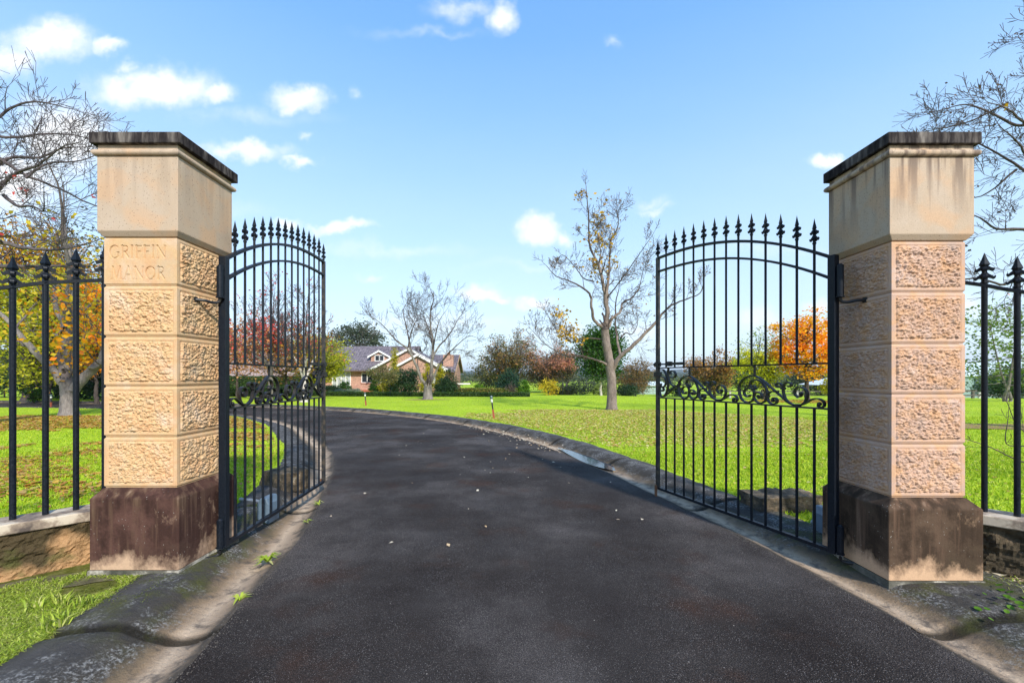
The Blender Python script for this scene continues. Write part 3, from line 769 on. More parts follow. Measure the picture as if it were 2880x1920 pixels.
# ------------------------------------------------------------------ spearhead shared by gates and fence
def spear_mb(w, h):
    """finial: collar, cast fleur with two tiers of curls in both planes, and a four-sided blade; base at z=0"""
    m = MB(); r = w * .15
    m.lathe([(r * 1.0, -.03 * h), (r * 1.0, .01 * h), (r * 1.35, .02 * h), (r * 1.35, .06 * h), (r * 1.0, .075 * h), (r * 1.0, .16 * h), (r * 1.5, .24 * h), (r * .8, .33 * h), (r * .75, .42 * h), (r * 1.3, .50 * h), (r * .6, .56 * h)], sides=8)
    half = [(.13, .14), (.28, .185), (.52, .17), (.74, .125), (.93, .15), (1.0, .205), (.93, .245), (.80, .215), (.62, .255), (.42, .30), (.27, .345), (.22, .40), (.30, .435), (.50, .415), (.66, .385), (.82, .40), (.90, .455), (.84, .495), (.70, .475), (.56, .515), (.40, .55), (.13, .57)]
    for plane in (0, 1):
        k_ = 1.0 if plane == 0 else .72; t = w * .085
        for s_ in (-1, 1):
            for a, b in ((0, 11), (11, len(half) - 1)):
                seg = [(0.0, half[a][1])] + half[a:b + 1] + [(0.0, half[b][1])]
                P_ = [(s_ * p[0] * w / 2 * k_, p[1] * h) for p in seg]; n = len(P_)
                for y0 in (0,):
                    if plane == 0: vs = [(p[0], -t, p[1]) for p in P_] + [(p[0], t, p[1]) for p in P_]
                    else: vs = [(-t, p[0], p[1]) for p in P_] + [(t, p[0], p[1]) for p in P_]
                    m.add(vs, [tuple(range(n)), tuple(range(2 * n - 1, n - 1, -1))] + [((i + 1) % n, i, i + n, (i + 1) % n + n) for i in range(n)])
    m.lathe([(r * .9, .53 * h), (r * 1.55, .60 * h), (r * 1.7, .62 * h), (r * .85, .80 * h), (r * .08, 1.0 * h)], sides=4)
    return m
def mesh_of(mb, name, mat, smooth=False):
    me = bpy.data.meshes.new(name); me.from_pydata(mb.v, [], mb.f); me.update()
    bm = bmesh.new(); bm.from_mesh(me); bmesh.ops.recalc_face_normals(bm, faces=bm.faces); bm.to_mesh(me); bm.free()
    if smooth: me.shade_smooth()
    me.materials.append(mat); return me
ME_SP_G = mesh_of(spear_mb(.078, .215), 'spearhead', IRON)
ME_SP_F = mesh_of(spear_mb(.122, .24), 'spearhead', IRON)
def link(name, me, parent, loc=(0, 0, 0), rz=0):
    o = bpy.data.objects.new(name, me); COL.objects.link(o); o.parent = parent; o.location = loc; o.rotation_euler = (0, 0, rz); return o

# ------------------------------------------------------------------ gates
SA = [(0.76, 1.326), (0.774, 1.305), (0.81, 1.311), (0.829, 1.35), (0.801, 1.383), (0.751, 1.388), (0.723, 1.366), (0.718, 1.316), (0.734, 1.272), (0.787, 1.250), (0.847, 1.270), (0.88, 1.332), (0.88, 1.421), (0.81, 1.491), (0.716, 1.508), (0.63, 1.471), (0.547, 1.406), (0.491, 1.363), (0.429, 1.315), (0.368, 1.269), (0.288, 1.249), (0.228, 1.284), (0.206, 1.347), (0.225, 1.394), (0.27, 1.41), (0.31, 1.391), (0.315, 1.349), (0.289, 1.326), (0.263, 1.334), (0.261, 1.355)]
SB = [(0.703, 1.39), (0.712, 1.409), (0.738, 1.4), (0.762, 1.419), (0.743, 1.459), (0.69, 1.471), (0.63, 1.445), (0.588, 1.382), (0.578, 1.323), (0.605, 1.27), (0.655, 1.251), (0.699, 1.269), (0.72, 1.308), (0.707, 1.34), (0.673, 1.352), (0.638, 1.335), (0.634, 1.305), (0.66, 1.296), (0.673, 1.314)]
SCc = [(0.491, 1.367), (0.531, 1.365), (0.565, 1.345), (0.576, 1.308), (0.562, 1.267), (0.527, 1.252), (0.489, 1.261), (0.481, 1.291), (0.499, 1.308), (0.523, 1.303), (0.521, 1.282)]
SD = [(0.374, 1.409), (0.35, 1.418), (0.352, 1.441), (0.387, 1.448), (0.415, 1.427), (0.423, 1.387), (0.417, 1.344), (0.395, 1.296), (0.346, 1.262), (0.288, 1.251)]
SD2 = [(0.46, 1.408), (0.479, 1.409), (0.489, 1.428), (0.471, 1.443), (0.444, 1.436), (0.423, 1.409)]
SE = [(0.288, 1.251), (0.232, 1.27), (0.163, 1.312), (0.11, 1.318), (0.072, 1.294), (0.07, 1.261), (0.097, 1.250), (0.117, 1.258), (0.107, 1.275)]
SF = [(2.05, 1.589), (1.978, 1.578), (1.91, 1.468), (1.916, 1.348), (1.968, 1.266), (2.03, 1.257), (2.055, 1.311), (2.05, 1.363), (2.014, 1.375), (1.982, 1.346), (2.007, 1.32), (2.032, 1.334)]
SG = [(2.052, 1.509), (1.963, 1.487), (1.942, 1.422), (1.985, 1.374), (2.032, 1.385), (2.029, 1.416)]
SI = [(1.899, 1.602), (1.906, 1.517), (1.871, 1.428), (1.808, 1.39), (1.754, 1.394), (1.71, 1.426)]
SJ = [(1.871, 1.5), (1.808, 1.486), (1.774, 1.527), (1.808, 1.568), (1.864, 1.562), (1.857, 1.527)]
SK = [(1.978, 1.255), (1.871, 1.315), (1.794, 1.363), (1.72, 1.388), (1.701, 1.431)]
LEAF = 2.09
def arch(s): t = min(1, max(0, s / LEAF)); return 2.462 + .528 * (1 - (1 - t) ** 2.4)
def make_gate(hx, hy, fx, fy, label, side, zb, lat):
    """leaf in its own x (hinge to free end), z plane"""
    root = empty('iron_gate', (hx, hy, 0), label, 'gate', 'the two leaves of the iron gate', math.atan2(fy - hy, fx - hx))
    L = LEAF
    m = MB(); m.box(-.028, .028, -.028, .028, zb, arch(0) + .01); bevel(m.build('hinge_stile', IRON, root), .003)
    m = MB(); m.box(L - .02, L + .02, -.02, .02, zb, arch(L) + .01); bevel(m.build('free_stile', IRON_W, root), .003)
    m = MB(); m.box(.029, L - .021, -.02, .02, zb, zb + .028); m.build('bottom_rail', IRON, root)
    m = MB(); m.box(.029, L - .021, -.018, .018, 1.232, 1.246); m.build('lower_rail', IRON_S, root)
    m = MB(); m.box(.029, L - .021, -.018, .018, 1.602, 1.616); m.build('middle_rail', IRON, root)
    for nm, dz, th in (('arched_top_rail', 0, .024), ('arched_inner_rail', -.170, .020)):
        m = MB(); m.ribbon([(.02 + (L - .03) * i / 40, arch(L * i / 40) + dz) for i in range(41)], th, .036); m.build(nm, IRON, root)
    step = L / 14
    for i in range(1, 15):
        s = i * step if i < 14 else L
        top = arch(s) + .055
        if i < 14:
            m = MB(); m.tube([(s, 0, 1.617), (s, 0, top)], .0105, 8); pk = m.build('upper_picket', IRON, root)
            m = MB(); m.tube([(s, 0, zb + .028), (s, 0, 1.231)], .0115, 8); m.build('lower_picket', IRON, root)
            sp = link('spearhead', ME_SP_G, pk, (s, 0, top))
        else:
            link('spearhead', ME_SP_G, root, (s, 0, top - .03))
    # scrollwork
    def scroll(pts, dx=0, th=.011, wd=.030, nm='scroll'):
        m = MB(); P_ = crom([(p[0] + dx, p[1]) for p in pts], 5); m.ribbon(P_, th, wd)
        a = P_[0]; b = P_[-1]
        return m
    for dx in (0, .841):
        for pts, nm in ((SA, 'large_scroll'), (SB, 'inner_scroll'), (SCc, 'small_scroll'), (SD, 'leaf_scroll'), (SD2, 'leaf_scroll'), (SE, 'tail_scroll')):
            m = scroll(pts, dx)
            if nm in ('large_scroll', 'inner_scroll', 'small_scroll', 'tail_scroll'):
                e = pts[-1]; m.lathe([(.004, -.017), (.014, -.014), (.017, 0), (.014, .014), (.004, .017)], (e[0] + dx, 0, e[1]), 8, 'y')
            if nm == 'inner_scroll':
                e = pts[0]; m.lathe([(.004, -.017), (.014, -.014), (.017, 0), (.014, .014), (.004, .017)], (e[0] + dx, 0, e[1]), 8, 'y')
            m.build(nm, IRON_S, root)
        m = MB(); m.box(.712 + dx - .008, .712 + dx + .008, -.008, .008, 1.512, 1.603); m.build('hanger', IRON_S, root)
        for (cx_, cz_) in ((.423 + dx, 1.395), (.49 + dx, 1.366), (.288 + dx, 1.255), (.578 + dx, 1.318)):
            m = MB(); m.box(cx_ - .016, cx_ + .016, -.018, .018, cz_ - .010, cz_ + .010); m.build('scroll_collar', IRON_S, root)
    for pts, nm in ((SF, 'end_scroll'), (SG, 'end_scroll'), (SI, 'leaf_scroll'), (SJ, 'leaf_scroll'), (SK, 'tail_scroll')):
        scroll(pts).build(nm, IRON_S, root)
    # slide bolt with keep and knob on the free stile
    m = MB(); m.tube([(L + .055, 0, 1.655), (L - .42, 0, 1.655)], .010, 8); m.box(L - .43, L - .22, -.016, .016, 1.640, 1.672)
    m.box(L - .235, L - .19, -.024, .024, 1.628, 1.685); m.box(L - .03, L + .03, -.026, .026, 1.628, 1.685)
    m.lathe([(.006, 0), (.018, .004), (.022, .014), (.018, .024), (.006, .028)], (L + .045, 0, 1.655), 10, 'x')
    m.box(L - .036, L + .045, -.03, .03, 1.500, 1.56)
    m.build('slide_bolt', IRON_S, root)
    # drop bolt foot
    m = MB(); m.box(L - .014, L + .014, .021, .04, zb - .09 if lat < 0 else zb - .02, zb + .05); m.build('drop_bolt', simple('rusty_iron', (.16, .07, .03), .8), root)
    # hinges: barrel and arm bolted to the pillar; py<0 is towards the pillar face
    py = lat
    for zt, zb2, za in ((2.38, 2.14, 2.115), (zb + .23, zb + .02, zb - .02)):
        m = MB(); m.tube([(-.052, py * .0, zb2), (-.052, py * .0, zt)], .024, 14); m.lathe([(.03, zb2 - .012), (.03, zb2 - .002)], (-.052, 0, 0), 14)
        m.lathe([(.020, zt), (.012, zt + .012)], (-.052, 0, 0), 12)
        bo = m.build('hinge_barrel', IRON, root)
        m = MB(); q = crom([(-.052, 0, za + .01), (-.055, py * .010, za - .02), (-.085, py * .035, za - .03), (-.13, py * .065, za - .022), (-.16, py * .115, za - .02)], 5)
        m.tube([tuple(p) for p in q], .012, 10)
        e = q[-1]; m.lathe([(.024, -.006), (.024, .012), (.012, .018)] if py > 0 else [(.012, -.018), (.024, -.012), (.024, .006)], (e[0], e[1], e[2]), 6, 'y')
        m.build('hinge_arm', IRON_S, root)
    return root
# lat: +1 when local +y faces the pillar
make_gate(-2.335, 3.46, -2.45, 5.545, 'open iron gate leaf hung on the carved name pillar', 'l', .125, 1)
make_gate(2.575, 3.42, 1.835, 5.385, 'open iron gate leaf hung on the uncarved pillar, opening onto the wide lawn', 'r', .09, -1)

# gate motors, conduits and the stone blocks behind the leaves
for (x, y, w, lab, s) in ((-2.50, 4.38, .12, 'blue grey gate motor housing behind the carved pillar', 1), (2.93, 3.98, .13, 'blue grey gate motor housing behind the uncarved pillar', -1)):
    r = empty('gate_motor', (x, y, .02), lab, 'gate motor', 'gate motors behind the pillars')
    BG = simple('blue_grey_plastic', (.11, .16, .21), .45)
    m = MB(); m.prism([(-w / 2, 0), (w / 2, 0), (w / 2, .20), (w / 2 - .03, .26), (-w / 2 + .03, .26), (-w / 2, .20)], -.10, .10); bevel(m.build('housing', BG, r), .012)
    m = MB(); q = crom([(0, .1, .09), (-.02 * s, .2, .06), (-.35 * s, .42, .075), (-.62 * s, .52, .075)], 6); m.tube([tuple(p) for p in q], .02, 10); m.build('arm', simple('grey_conduit', (.2, .22, .24), .5), r)
def stone_lump(x, y, rz, sx, sy, sz, lab, seed, mat):
    bm = bmesh.new(); bmesh.ops.create_cube(bm, size=1); bmesh.ops.subdivide_edges(bm, edges=bm.edges, cuts=14, use_grid_fill=True)
    for v in bm.verts:
        p = v.co.copy(); q = Vector((p.x * sx, p.y * sy, p.z * sz)); e = mnoise.fractal(q * 6 + Vector((seed, 0, 0)), .8, 2.1, 4)
        rr = max(abs(p.x), abs(p.y)) * 2
        q.z -= .06 * sz * (rr ** 4) * (p.z > 0)
        q += p.normalized() * e * .03; v.co = q
    me = bpy.data.meshes.new('stone_block'); bm.to_mesh(me); bm.free(); me.materials.append(mat)
    o = bpy.data.objects.new('stone_block', me); COL.objects.link(o); o.location = (x, y, H(x, y) + sz / 2 - .06); o.rotation_euler = (0, 0, rz)
    tag(o, lab, 'stone block', 'rough stone blocks on the grass behind the gates'); return o
k = NM('rough_dark_stone')
k.base(k.ramp(k.noise(7, 5, .7), [(.35, (.02, .018, .012)), (.5, (.075, .058, .036)), (.62, (.17, .12, .07)), (.72, (.32, .29, .22))])); k.rough(.95); k.bump(k.noise(25, 5, .7), .9, .02)
ROCK = k.m
stone_lump(3.02, 4.8, .12, .74, .34, .24, 'long flat topped stone block on grass behind the lawn side gate', 2, ROCK)
stone_lump(-2.98, 5.6, -.5, .48, .36, .27, 'dark stone block behind the gate hung on the carved pillar', 5, ROCK)

# ------------------------------------------------------------------ wing walls and fences
def wing(side, px, py, n, dirx, diry, ztop, rails, lab_w, lab_f, wallmat, seed, tpos, zpost, tips):
    d = Vector((dirx, diry, 0)).normalized(); ang = math.atan2(d.y, d.x); Lw = 2.4
    r = empty('low_stone_wall', (px, py, 0), lab_w, 'low wall', 'low walls under the iron fences', ang)
    nu, nv = 150, 30; V = []; 
    hw = .105
    for sgn in (-1, 1):
        for j in range(nv):
            for i in range(nu):
                u_ = -.1 + (Lw + .1) * i / (nu - 1); z = -.12 + (ztop - .075 + .12) * j / (nv - 1)
                e = mnoise.fractal((u_ * 11 + seed, z * 14, sgn), .6, 2.2, 5)
                V.append((u_, sgn * (hw + .026 * e), z))
    F = []
    for s_ in (0, 1):
        o_ = s_ * nu * nv
        for j in range(nv - 1):
            for i in range(nu - 1):
                f = (o_ + j * nu + i, o_ + j * nu + i + 1, o_ + (j + 1) * nu + i + 1, o_ + (j + 1) * nu + i)
                F.append(f if s_ == 0 else f[::-1])
    m = MB(); m.add(V, F); m.build('wall_stone', wallmat, r)
    m = MB(); m.box(-.1, Lw, -.135, .135, ztop - .075, ztop); o = m.build('coping', COPING, r); bevel(o, .008)
    fr = empty('iron_fence', (px, py, ztop), lab_f, 'fence', 'iron fences on the low walls', ang)
    for t, tip in zip(tpos, tips):
        m = MB(); m.tube([(t, 0, 0), (t, 0, tip - .235 - ztop)], .0185, 14); po = m.build('post', IRON, fr, smooth=False)
        link('spearhead', ME_SP_F, po, (t, 0, tip - .235 - ztop))
        m = MB()
    m = MB(); q = crom([(a, 0, b - ztop) for a, b in rails], 5)
    m.ribbon([(p[0], p[2]) for p in q], .024, .036); m.build('rail', IRON, fr)
ts = [.195 + .160 * i for i in range(13)]
wing('l', -3.13, 3.56, 10, -.707, -.707, .470, [(-.02, 2.33), (.195, 2.275), (.52, 2.20), (.75, 2.125), (1.2, 1.98), (2.4, 1.6)],
     'mossy low stone wall running left from the carved pillar', 'black spear topped fence left of the carved pillar', WALL_L, 1, ts, .47,
     [2.54 - .30 * (t - .195) - .12 * (t - .195) ** 2 for t in ts])
ts = [.35 + .165 * i for i in range(12)]
wing('r', 3.42, 3.56, 10, .707, -.707, .455, [(-.02, 2.33), (.2, 2.26), (.36, 2.205), (.53, 2.135), (1.2, 1.9), (2.4, 1.5)],
     'dark low stone wall running right from the uncarved pillar', 'black spear topped fence right of the uncarved pillar', WALL_R, 4, ts, .455,
     [2.455 - .33 * (t - .35) - .12 * (t - .35) ** 2 for t in ts])
# ------------------------------------------------------------------ trees
def rv(r, s=1.0): return Vector((r.uniform(-s, s), r.uniform(-s, s), r.uniform(-s, s)))
def grow(m, r, p, d, rad, length, depth, maxd, ends, up=.08, spread=.62, wig=.13, minr=.004, kids=(2, 2), thin=.55):
    n = max(3, min(6, int(length / .22) + 1))
    pts = [p.copy()]; rr = [rad]; q = p.copy(); dd = d.normalized()
    for i in range(n):
        dd = (dd + rv(r, wig) + Vector((0, 0, up))).normalized()
        q = q + dd * (length / n); pts.append(q.copy()); rr.append(max(minr, rad * (1 - (1 - thin) * (i + 1) / n)))
    getattr(m, 'tw', m).tube(pts, rr, 7 if rad > .06 else (5 if rad > .02 else 3), cap=False)
    ends.append((q, dd))
    if depth >= maxd: return
    for i in range(r.randint(*kids)):                    # forks at the tip
        a = rv(r).normalized(); side = (a - dd * a.dot(dd)).normalized()
        nd = (dd + side * spread * r.uniform(.3, 1.1)).normalized()
        grow(m, r, q, nd, rr[-1] * r.uniform(.65, .95), length * r.uniform(.55, .9), depth + 1, maxd, ends, up, spread, wig, minr, kids, thin)
    for i in range(r.randint(1, 3)):                    # side shoots, longer near the base
        j = r.randint(1, n - 1); a = rv(r).normalized(); side = (a - dd * a.dot(dd)).normalized()
        nd = (dd * .75 + side).normalized()
        grow(m, r, pts[j], nd, rr[j] * .5, length * r.uniform(.45, .85), min(maxd, depth + r.randint(1, 2)), maxd, ends, up, spread, wig, minr, kids, thin)
def limb(m, r, pts, r0, r1, ends, every=.55, maxd=3, sub=.8, seed_y=0.0, up=.08, sides=9, start=.25, wig=.13, minr=.004):
    """a main limb through given points, clothed with side branches"""
    P_ = [Vector(tuple(p)) for p in crom(pts, 5)]
    n = len(P_); L = [0]
    for a, b in zip(P_[:-1], P_[1:]): L.append(L[-1] + (b - a).length)
    rad = [r0 + (r1 - r0) * (l / L[-1]) ** .8 for l in L]
    jit = [P_[i] + rv(r, min(.022, rad[i] * .4)) if 0 < i < n - 1 else P_[i] for i in range(n)]
    cut = next((i for i in range(n) if rad[i] < .05), n)          # thick wood, then darker thin wood
    if cut > 1: m.tube(jit[:cut + 1], rad[:cut + 1], sides, cap=False)
    if cut < n - 1: getattr(m, 'tw', m).tube(jit[max(0, cut - 1):], rad[max(0, cut - 1):], max(5, sides - 3), cap=False)
    x = L[-1] * start
    while x < L[-1]:
        i = next(j for j in range(1, n) if L[j] >= x); p = jit[i]; dd = (P_[i] - P_[i - 1]).normalized()
        a = rv(r).normalized(); side = (a - dd * a.dot(dd)).normalized()
        t = x / L[-1]
        grow(m, r, p, (dd * .6 + side * .9 + Vector((0, 0, .2))).normalized(), rad[i] * r.uniform(.3, .5), sub * r.uniform(.6, 1.2) * (1.15 - .5 * t), 1, maxd, ends, up, wig=wig, minr=minr)
        x += every * r.uniform(.5, 1.4)
    grow(m, r, jit[-1], (P_[-1] - P_[-2]).normalized(), r1, sub * .55, 2, maxd, ends, up, wig=wig, minr=minr)
def leaves_mesh(name, parent, mat, pts, size, seed, flat=.5, per=1, jit=.0):
    """small folded leaf faces round the given points"""
    rs = np.random.RandomState(seed)
    P = np.repeat(np.array(pts, dtype=float).reshape(-1, 3), per, axis=0); n = len(P)
    if n == 0: return None
    P = P + rs.normal(0, 1, (n, 3)) * jit
    a = rs.normal(0, 1, (n, 3)); a[:, 2] *= flat; a /= np.linalg.norm(a, axis=1)[:, None]
    b = rs.normal(0, 1, (n, 3)); b -= a * (a * b).sum(1)[:, None]; b /= np.linalg.norm(b, axis=1)[:, None]
    s = size * rs.uniform(.55, 1.3, n)[:, None]
    c = np.cross(a, b)
    V = np.stack([P - a * s * .6, P + b * s * .42 + c * s * .1, P + a * s * .6, P - b * s * .42 + c * s * .1], 1).reshape(-1, 3)
    F = np.arange(4 * n).reshape(n, 4)
    return npmesh(name, V, F, mat, parent)
def crown_points(rs, cx, cy, cz, rx, ry, rz, nclump, per, cr, hollow=.35, low=-1.0, shape='round'):
    """clumps of leaves through an uneven crown; returns clump centres and leaf points"""
    C = []
    while len(C) < nclump:
        p = rs.uniform(-1, 1, 3)
        d = np.linalg.norm(p)
        if d > 1 or d < hollow or p[2] < low: continue
        if shape == 'cone' and math.hypot(p[0], p[1]) > (1 - p[2]) / 2 * 1.05: continue
        if shape == 'egg' and math.hypot(p[0], p[1]) > 1.15 - .5 * (p[2] + 1): continue
        lump = 1 + .24 * mnoise.noise((p[0] * 2.2 + cx, p[1] * 2.2 + cy, p[2] * 2.2))
        C.append((cx + p[0] * rx * lump, cy + p[1] * ry * lump, cz + p[2] * rz * lump))
    C = np.array(C); L = []
    for c in C:
        k = int(per * rs.uniform(.5, 1.5)); s = cr * rs.uniform(.6, 1.35)
        L.append(c + rs.normal(0, 1, (k, 3)) * (s, s, s * .62))
    return C, np.vstack(L)
def leafy(name, x, y, h, w, cb, mat, barkm, label, cat='tree', group=None, nclump=90, per=45, leaf=.12, cr=None, trunk=.14, hollow=.3, shape='round', seed=1, lean=0, stems=1, dep=None, branchy=1.0, low=-1.0):
    z = H(x, y); root = empty(name, (x, y, z - .03), label, cat, group)
    rs = np.random.RandomState(seed); r = random.Random(seed)
    rx = w / 2 * .93; ry = (dep or w) / 2 * .93; rz = (h - cb) / 2 * .95; cz = cb + (h - cb) / 2
    cr = cr or w * .085
    C, L = crown_points(rs, lean, 0, cz, rx, ry, rz, nclump, per, cr, hollow, low, shape)
    m = MB()
    top = cz + rz * .4; starts = []
    for s in range(stems):
        ox = 0 if stems == 1 else r.uniform(-.12, .12) * w; fx = lean * .7 + (0 if stems == 1 else r.uniform(-.3, .3) * w)
        fy = 0 if stems == 1 else r.uniform(-.2, .2) * w
        P_ = crom([(ox * .3, 0, -.15), (ox * .6 + fx * .15, fy * .1, max(.3, cb * .5)), (ox * .3 + fx * .5, fy * .5, cb + rz * .35), (fx, fy, top)], 5)
        nn_ = len(P_); m.tube([tuple(p + np.array([r.uniform(-1, 1), r.uniform(-1, 1), 0]) * trunk * .25) for p in P_], [trunk * (1.25 if i == 0 else 1) * (1 - .8 * i / nn_) for i in range(nn_)], 8)
        starts += [p for p in P_[nn_ // 3:]]
    for c in C[:int(len(C) * branchy)]:
        below = [s for s in starts if s[2] < c[2] + .1] or [starts[0]]
        s = min(below, key=lambda q: np.linalg.norm(q - c) + .25 * abs(q[2] - c[2] + rz * .5)); mid = (s * .5 + c * .5) + rs.normal(0, 1, 3) * w * .025; mid[2] -= .04 * h
        q = crom([s, mid, c], 3); m.tube([tuple(p) for p in q], [trunk * .22 * (1 - .75 * i / len(q)) for i in range(len(q))], 4, cap=False)
    m.build('trunk', barkm, root)
    leaves_mesh('crown', root, mat, L, leaf, seed + 5)
    return root

LM = {}
def lm(key, *cols, zone=None, trans=.35):
    if key not in LM: LM[key] = leaf_mat(key + '_leaves', list(cols), trans, zone)
    return LM[key]
YG = lm('yellow_green', (.16, .20, .012), (.34, .38, .02), (.55, .52, .03), (.62, .50, .04), zone=.9, trans=.45)
AMBER = lm('amber', (.16, .07, .015), (.42, .19, .02), (.62, .29, .02), (.55, .38, .03), zone=.5, trans=.45)
ORANGE = lm('orange', (.72, .50, .02), (.88, .45, .012), (.95, .28, .01), (.85, .14, .01), zone=.55, trans=.45)
FLAME = lm('flame', (.62, .60, .02), (.88, .55, .012), (.98, .32, .008), (.95, .18, .006), zone=.62, trans=.45)
RED = lm('red', (.60, .22, .16), (.74, .14, .11), (.78, .09, .08), (.7, .28, .12), zone=.8, trans=.45)
PINKBR = lm('rusty_pink', (.26, .14, .09), (.42, .20, .13), (.50, .22, .14), (.36, .22, .10), zone=.5)
RUST = lm('rust', (.15, .10, .03), (.32, .18, .05), (.42, .20, .06), (.30, .24, .06), zone=.5)
OLIVE = lm('olive', (.06, .07, .02), (.12, .13, .035), (.20, .17, .06), (.30, .18, .08), zone=.45)
DKGREEN = lm('dark_green', (.012, .03, .012), (.025, .06, .02), (.045, .09, .025), zone=.9)
GUM = lm('gum', (.035, .05, .03), (.07, .09, .05), (.11, .13, .075), zone=.4)
MIDGREEN = lm('mid_green', (.018, .055, .006), (.035, .10, .01), (.075, .17, .014), zone=.8)
BRGREEN = lm('bright_green', (.05, .14, .01), (.10, .22, .012), (.17, .32, .02), zone=.9)
CONE_Y = lm('yellow_conifer', (.22, .22, .01), (.42, .38, .012), (.52, .46, .02), zone=1.5)
LIGHTG = lm('light_green', (.14, .20, .04), (.20, .28, .06), (.32, .38, .10), (.40, .40, .15), zone=.9)
HEDGE = lm('hedge', (.02, .05, .01), (.045, .095, .015), (.09, .15, .025), zone=1.2)
SAGE = lm('sage', (.10, .15, .10), (.18, .24, .16), (.26, .32, .22), zone=1.0)
DRY = lm('dry', (.10, .045, .02), (.25, .12, .04), (.40, .24, .06), (.16, .09, .05), zone=None)
SALMON = lm('salmon', (.55, .22, .09), (.72, .28, .11), (.72, .42, .17), (.62, .16, .09), zone=.6, trans=.45)
YELLOW = lm('yellow', (.45, .36, .02), (.62, .48, .02), (.55, .30, .02), zone=1.2)

TWIG = bark('dark_twig_bark', (.045, .032, .028), (.13, .095, .08))
TWIG_P = bark('purplish_twig_bark', (.05, .04, .042), (.14, .11, .11))
def bare(name, x, y, limbs, barkm, label, group=None, seed=1, leafmats=(), maxd=3, sub=.8, every=.5, minr=.004, up=.07, flare=True, twig=None):
    """tree built from measured main limbs: list of (points, r0, r1, start)"""
    root = empty(name, (x, y, H(x, y) - .02), label, 'tree', group)
    r = random.Random(seed); m = MB(); m.tw = MB(); ends = []; allends = []
    for li, (pts, r0, r1, st) in enumerate(limbs):
        e = []
        limb(m, r, pts, r0, r1, e, every=every, maxd=maxd, sub=sub, start=st, minr=minr, up=up, sides=12 if r0 > .15 else 8)
        allends.append(e); ends += e
    if flare:
        q = limbs[0][1]; m.tube([(0, 0, -.12), (0, 0, q * .15), (0, 0, q * .8), (0, 0, q * 2.2), (0, 0, q * 4)], [q * 1.5, q * 1.28, q * 1.08, q * .99, q * .8], 12, cap=False)
    m.build('trunk', barkm, root, smooth=True); m.tw.build('branches', twig or TWIG, root, smooth=True)
    rs = np.random.RandomState(seed)
    for (mat, frac, size, per, jit, sel) in leafmats:
        pool = [tuple(p) for p, d in ends if sel is None or sel(p)]
        k = int(len(pool) * frac)
        if k == 0: continue
        pick = [pool[i] for i in rs.choice(len(pool), k, replace=False)]
        leaves_mesh('leaves', root, mat, pick, size, seed + int(size * 1000), per=per, jit=jit)
    return root

# central tree, main limbs measured in metres from its foot (x, depth, height)
def L2(pts, k, x0, z0, dep=None):
    n = len(pts); return [((px - x0) * k, (dep or 0) * (i / (n - 1)) ** 1.2, (z0 - pz) * k) for i, (px, pz) in enumerate(pts)]
kk = .0071
T = lambda pts, d: L2(pts, kk, 538, 1370, d)
limbs = [
  (T([(538, 1385), (538, 1330), (537, 1240), (533, 1150), (523, 1060), (505, 960), (497, 880)], 0), 0.216, .17, .99),
  (T([(497, 890), (508, 800), (497, 700), (480, 600), (455, 510), (415, 430), (392, 370), (388, 280), (383, 200), (368, 70)], -.6), 0.108, .015, .25),
  (T([(500, 880), (516, 780), (515, 650), (535, 470), (545, 330), (578, 270), (605, 200), (600, 95)], .9), 0.094, .014, .3),
  (T([(493, 870), (440, 842), (412, 790), (398, 690), (345, 645), (250, 605), (185, 590), (130, 540)], -1.2), 0.079, .012, .35),
  (T([(515, 870), (548, 810), (600, 765), (630, 700), (690, 670), (745, 600), (785, 480)], 1.3), 0.079, .012, .3),
  (T([(537, 1150), (560, 1085), (600, 1030), (680, 960), (770, 862), (850, 762), (930, 722), (1020, 685), (1035, 610)], -1.0), 0.115, .013, .4),
  (T([(590, 1035), (580, 940), (578, 840), (592, 700), (625, 600), (640, 520)], 1.6), 0.065, .012, .25),
  (T([(595, 930), (640, 895), (700, 895), (760, 820), (780, 740)], 2.2), 0.036, .010, .25),
  (T([(528, 1110), (490, 1085), (430, 1065), (345, 1042), (270, 1045), (190, 1015), (120, 970), (50, 900)], -.8), 0.061, .010, .3),
  (T([(500, 945), (430, 932), (350, 935), (295, 945), (225, 880), (170, 770)], 1.4), 0.043, .010, .3),
  (T([(430, 590), (370, 560), (320, 480), (250, 400), (215, 450)], 1.0), 0.032, .010, .3),
  (T([(500, 700), (545, 640), (600, 560), (650, 480), (700, 400)], -1.6), 0.036, .010, .3),
  (T([(455, 510), (480, 400), (478, 300), (505, 170)], 1.2), 0.029, .010, .3),
]
bare('bare_tree', 4.30, 18.4, limbs, BARK_C, 'tall tree with few brown and gold leaves standing alone in the middle of the lawn', seed=4, maxd=4, sub=.62, every=.46, minr=.0062,
     leafmats=[(DRY, .20, .07, 1, .05, None), (lm('gold_brown', (.5, .3, .02), (.6, .36, .03), (.4, .2, .03)), .2, .12, 6, .15, lambda p: (p.x < -.6 and 3.0 < p.z < 4.8 and p.x > -2.3) or (-1.5 < p.x < -.1 and 5.8 < p.z < 9.2 and (p.x * 3.1 + p.z * 2.3) % 1 < .33))])
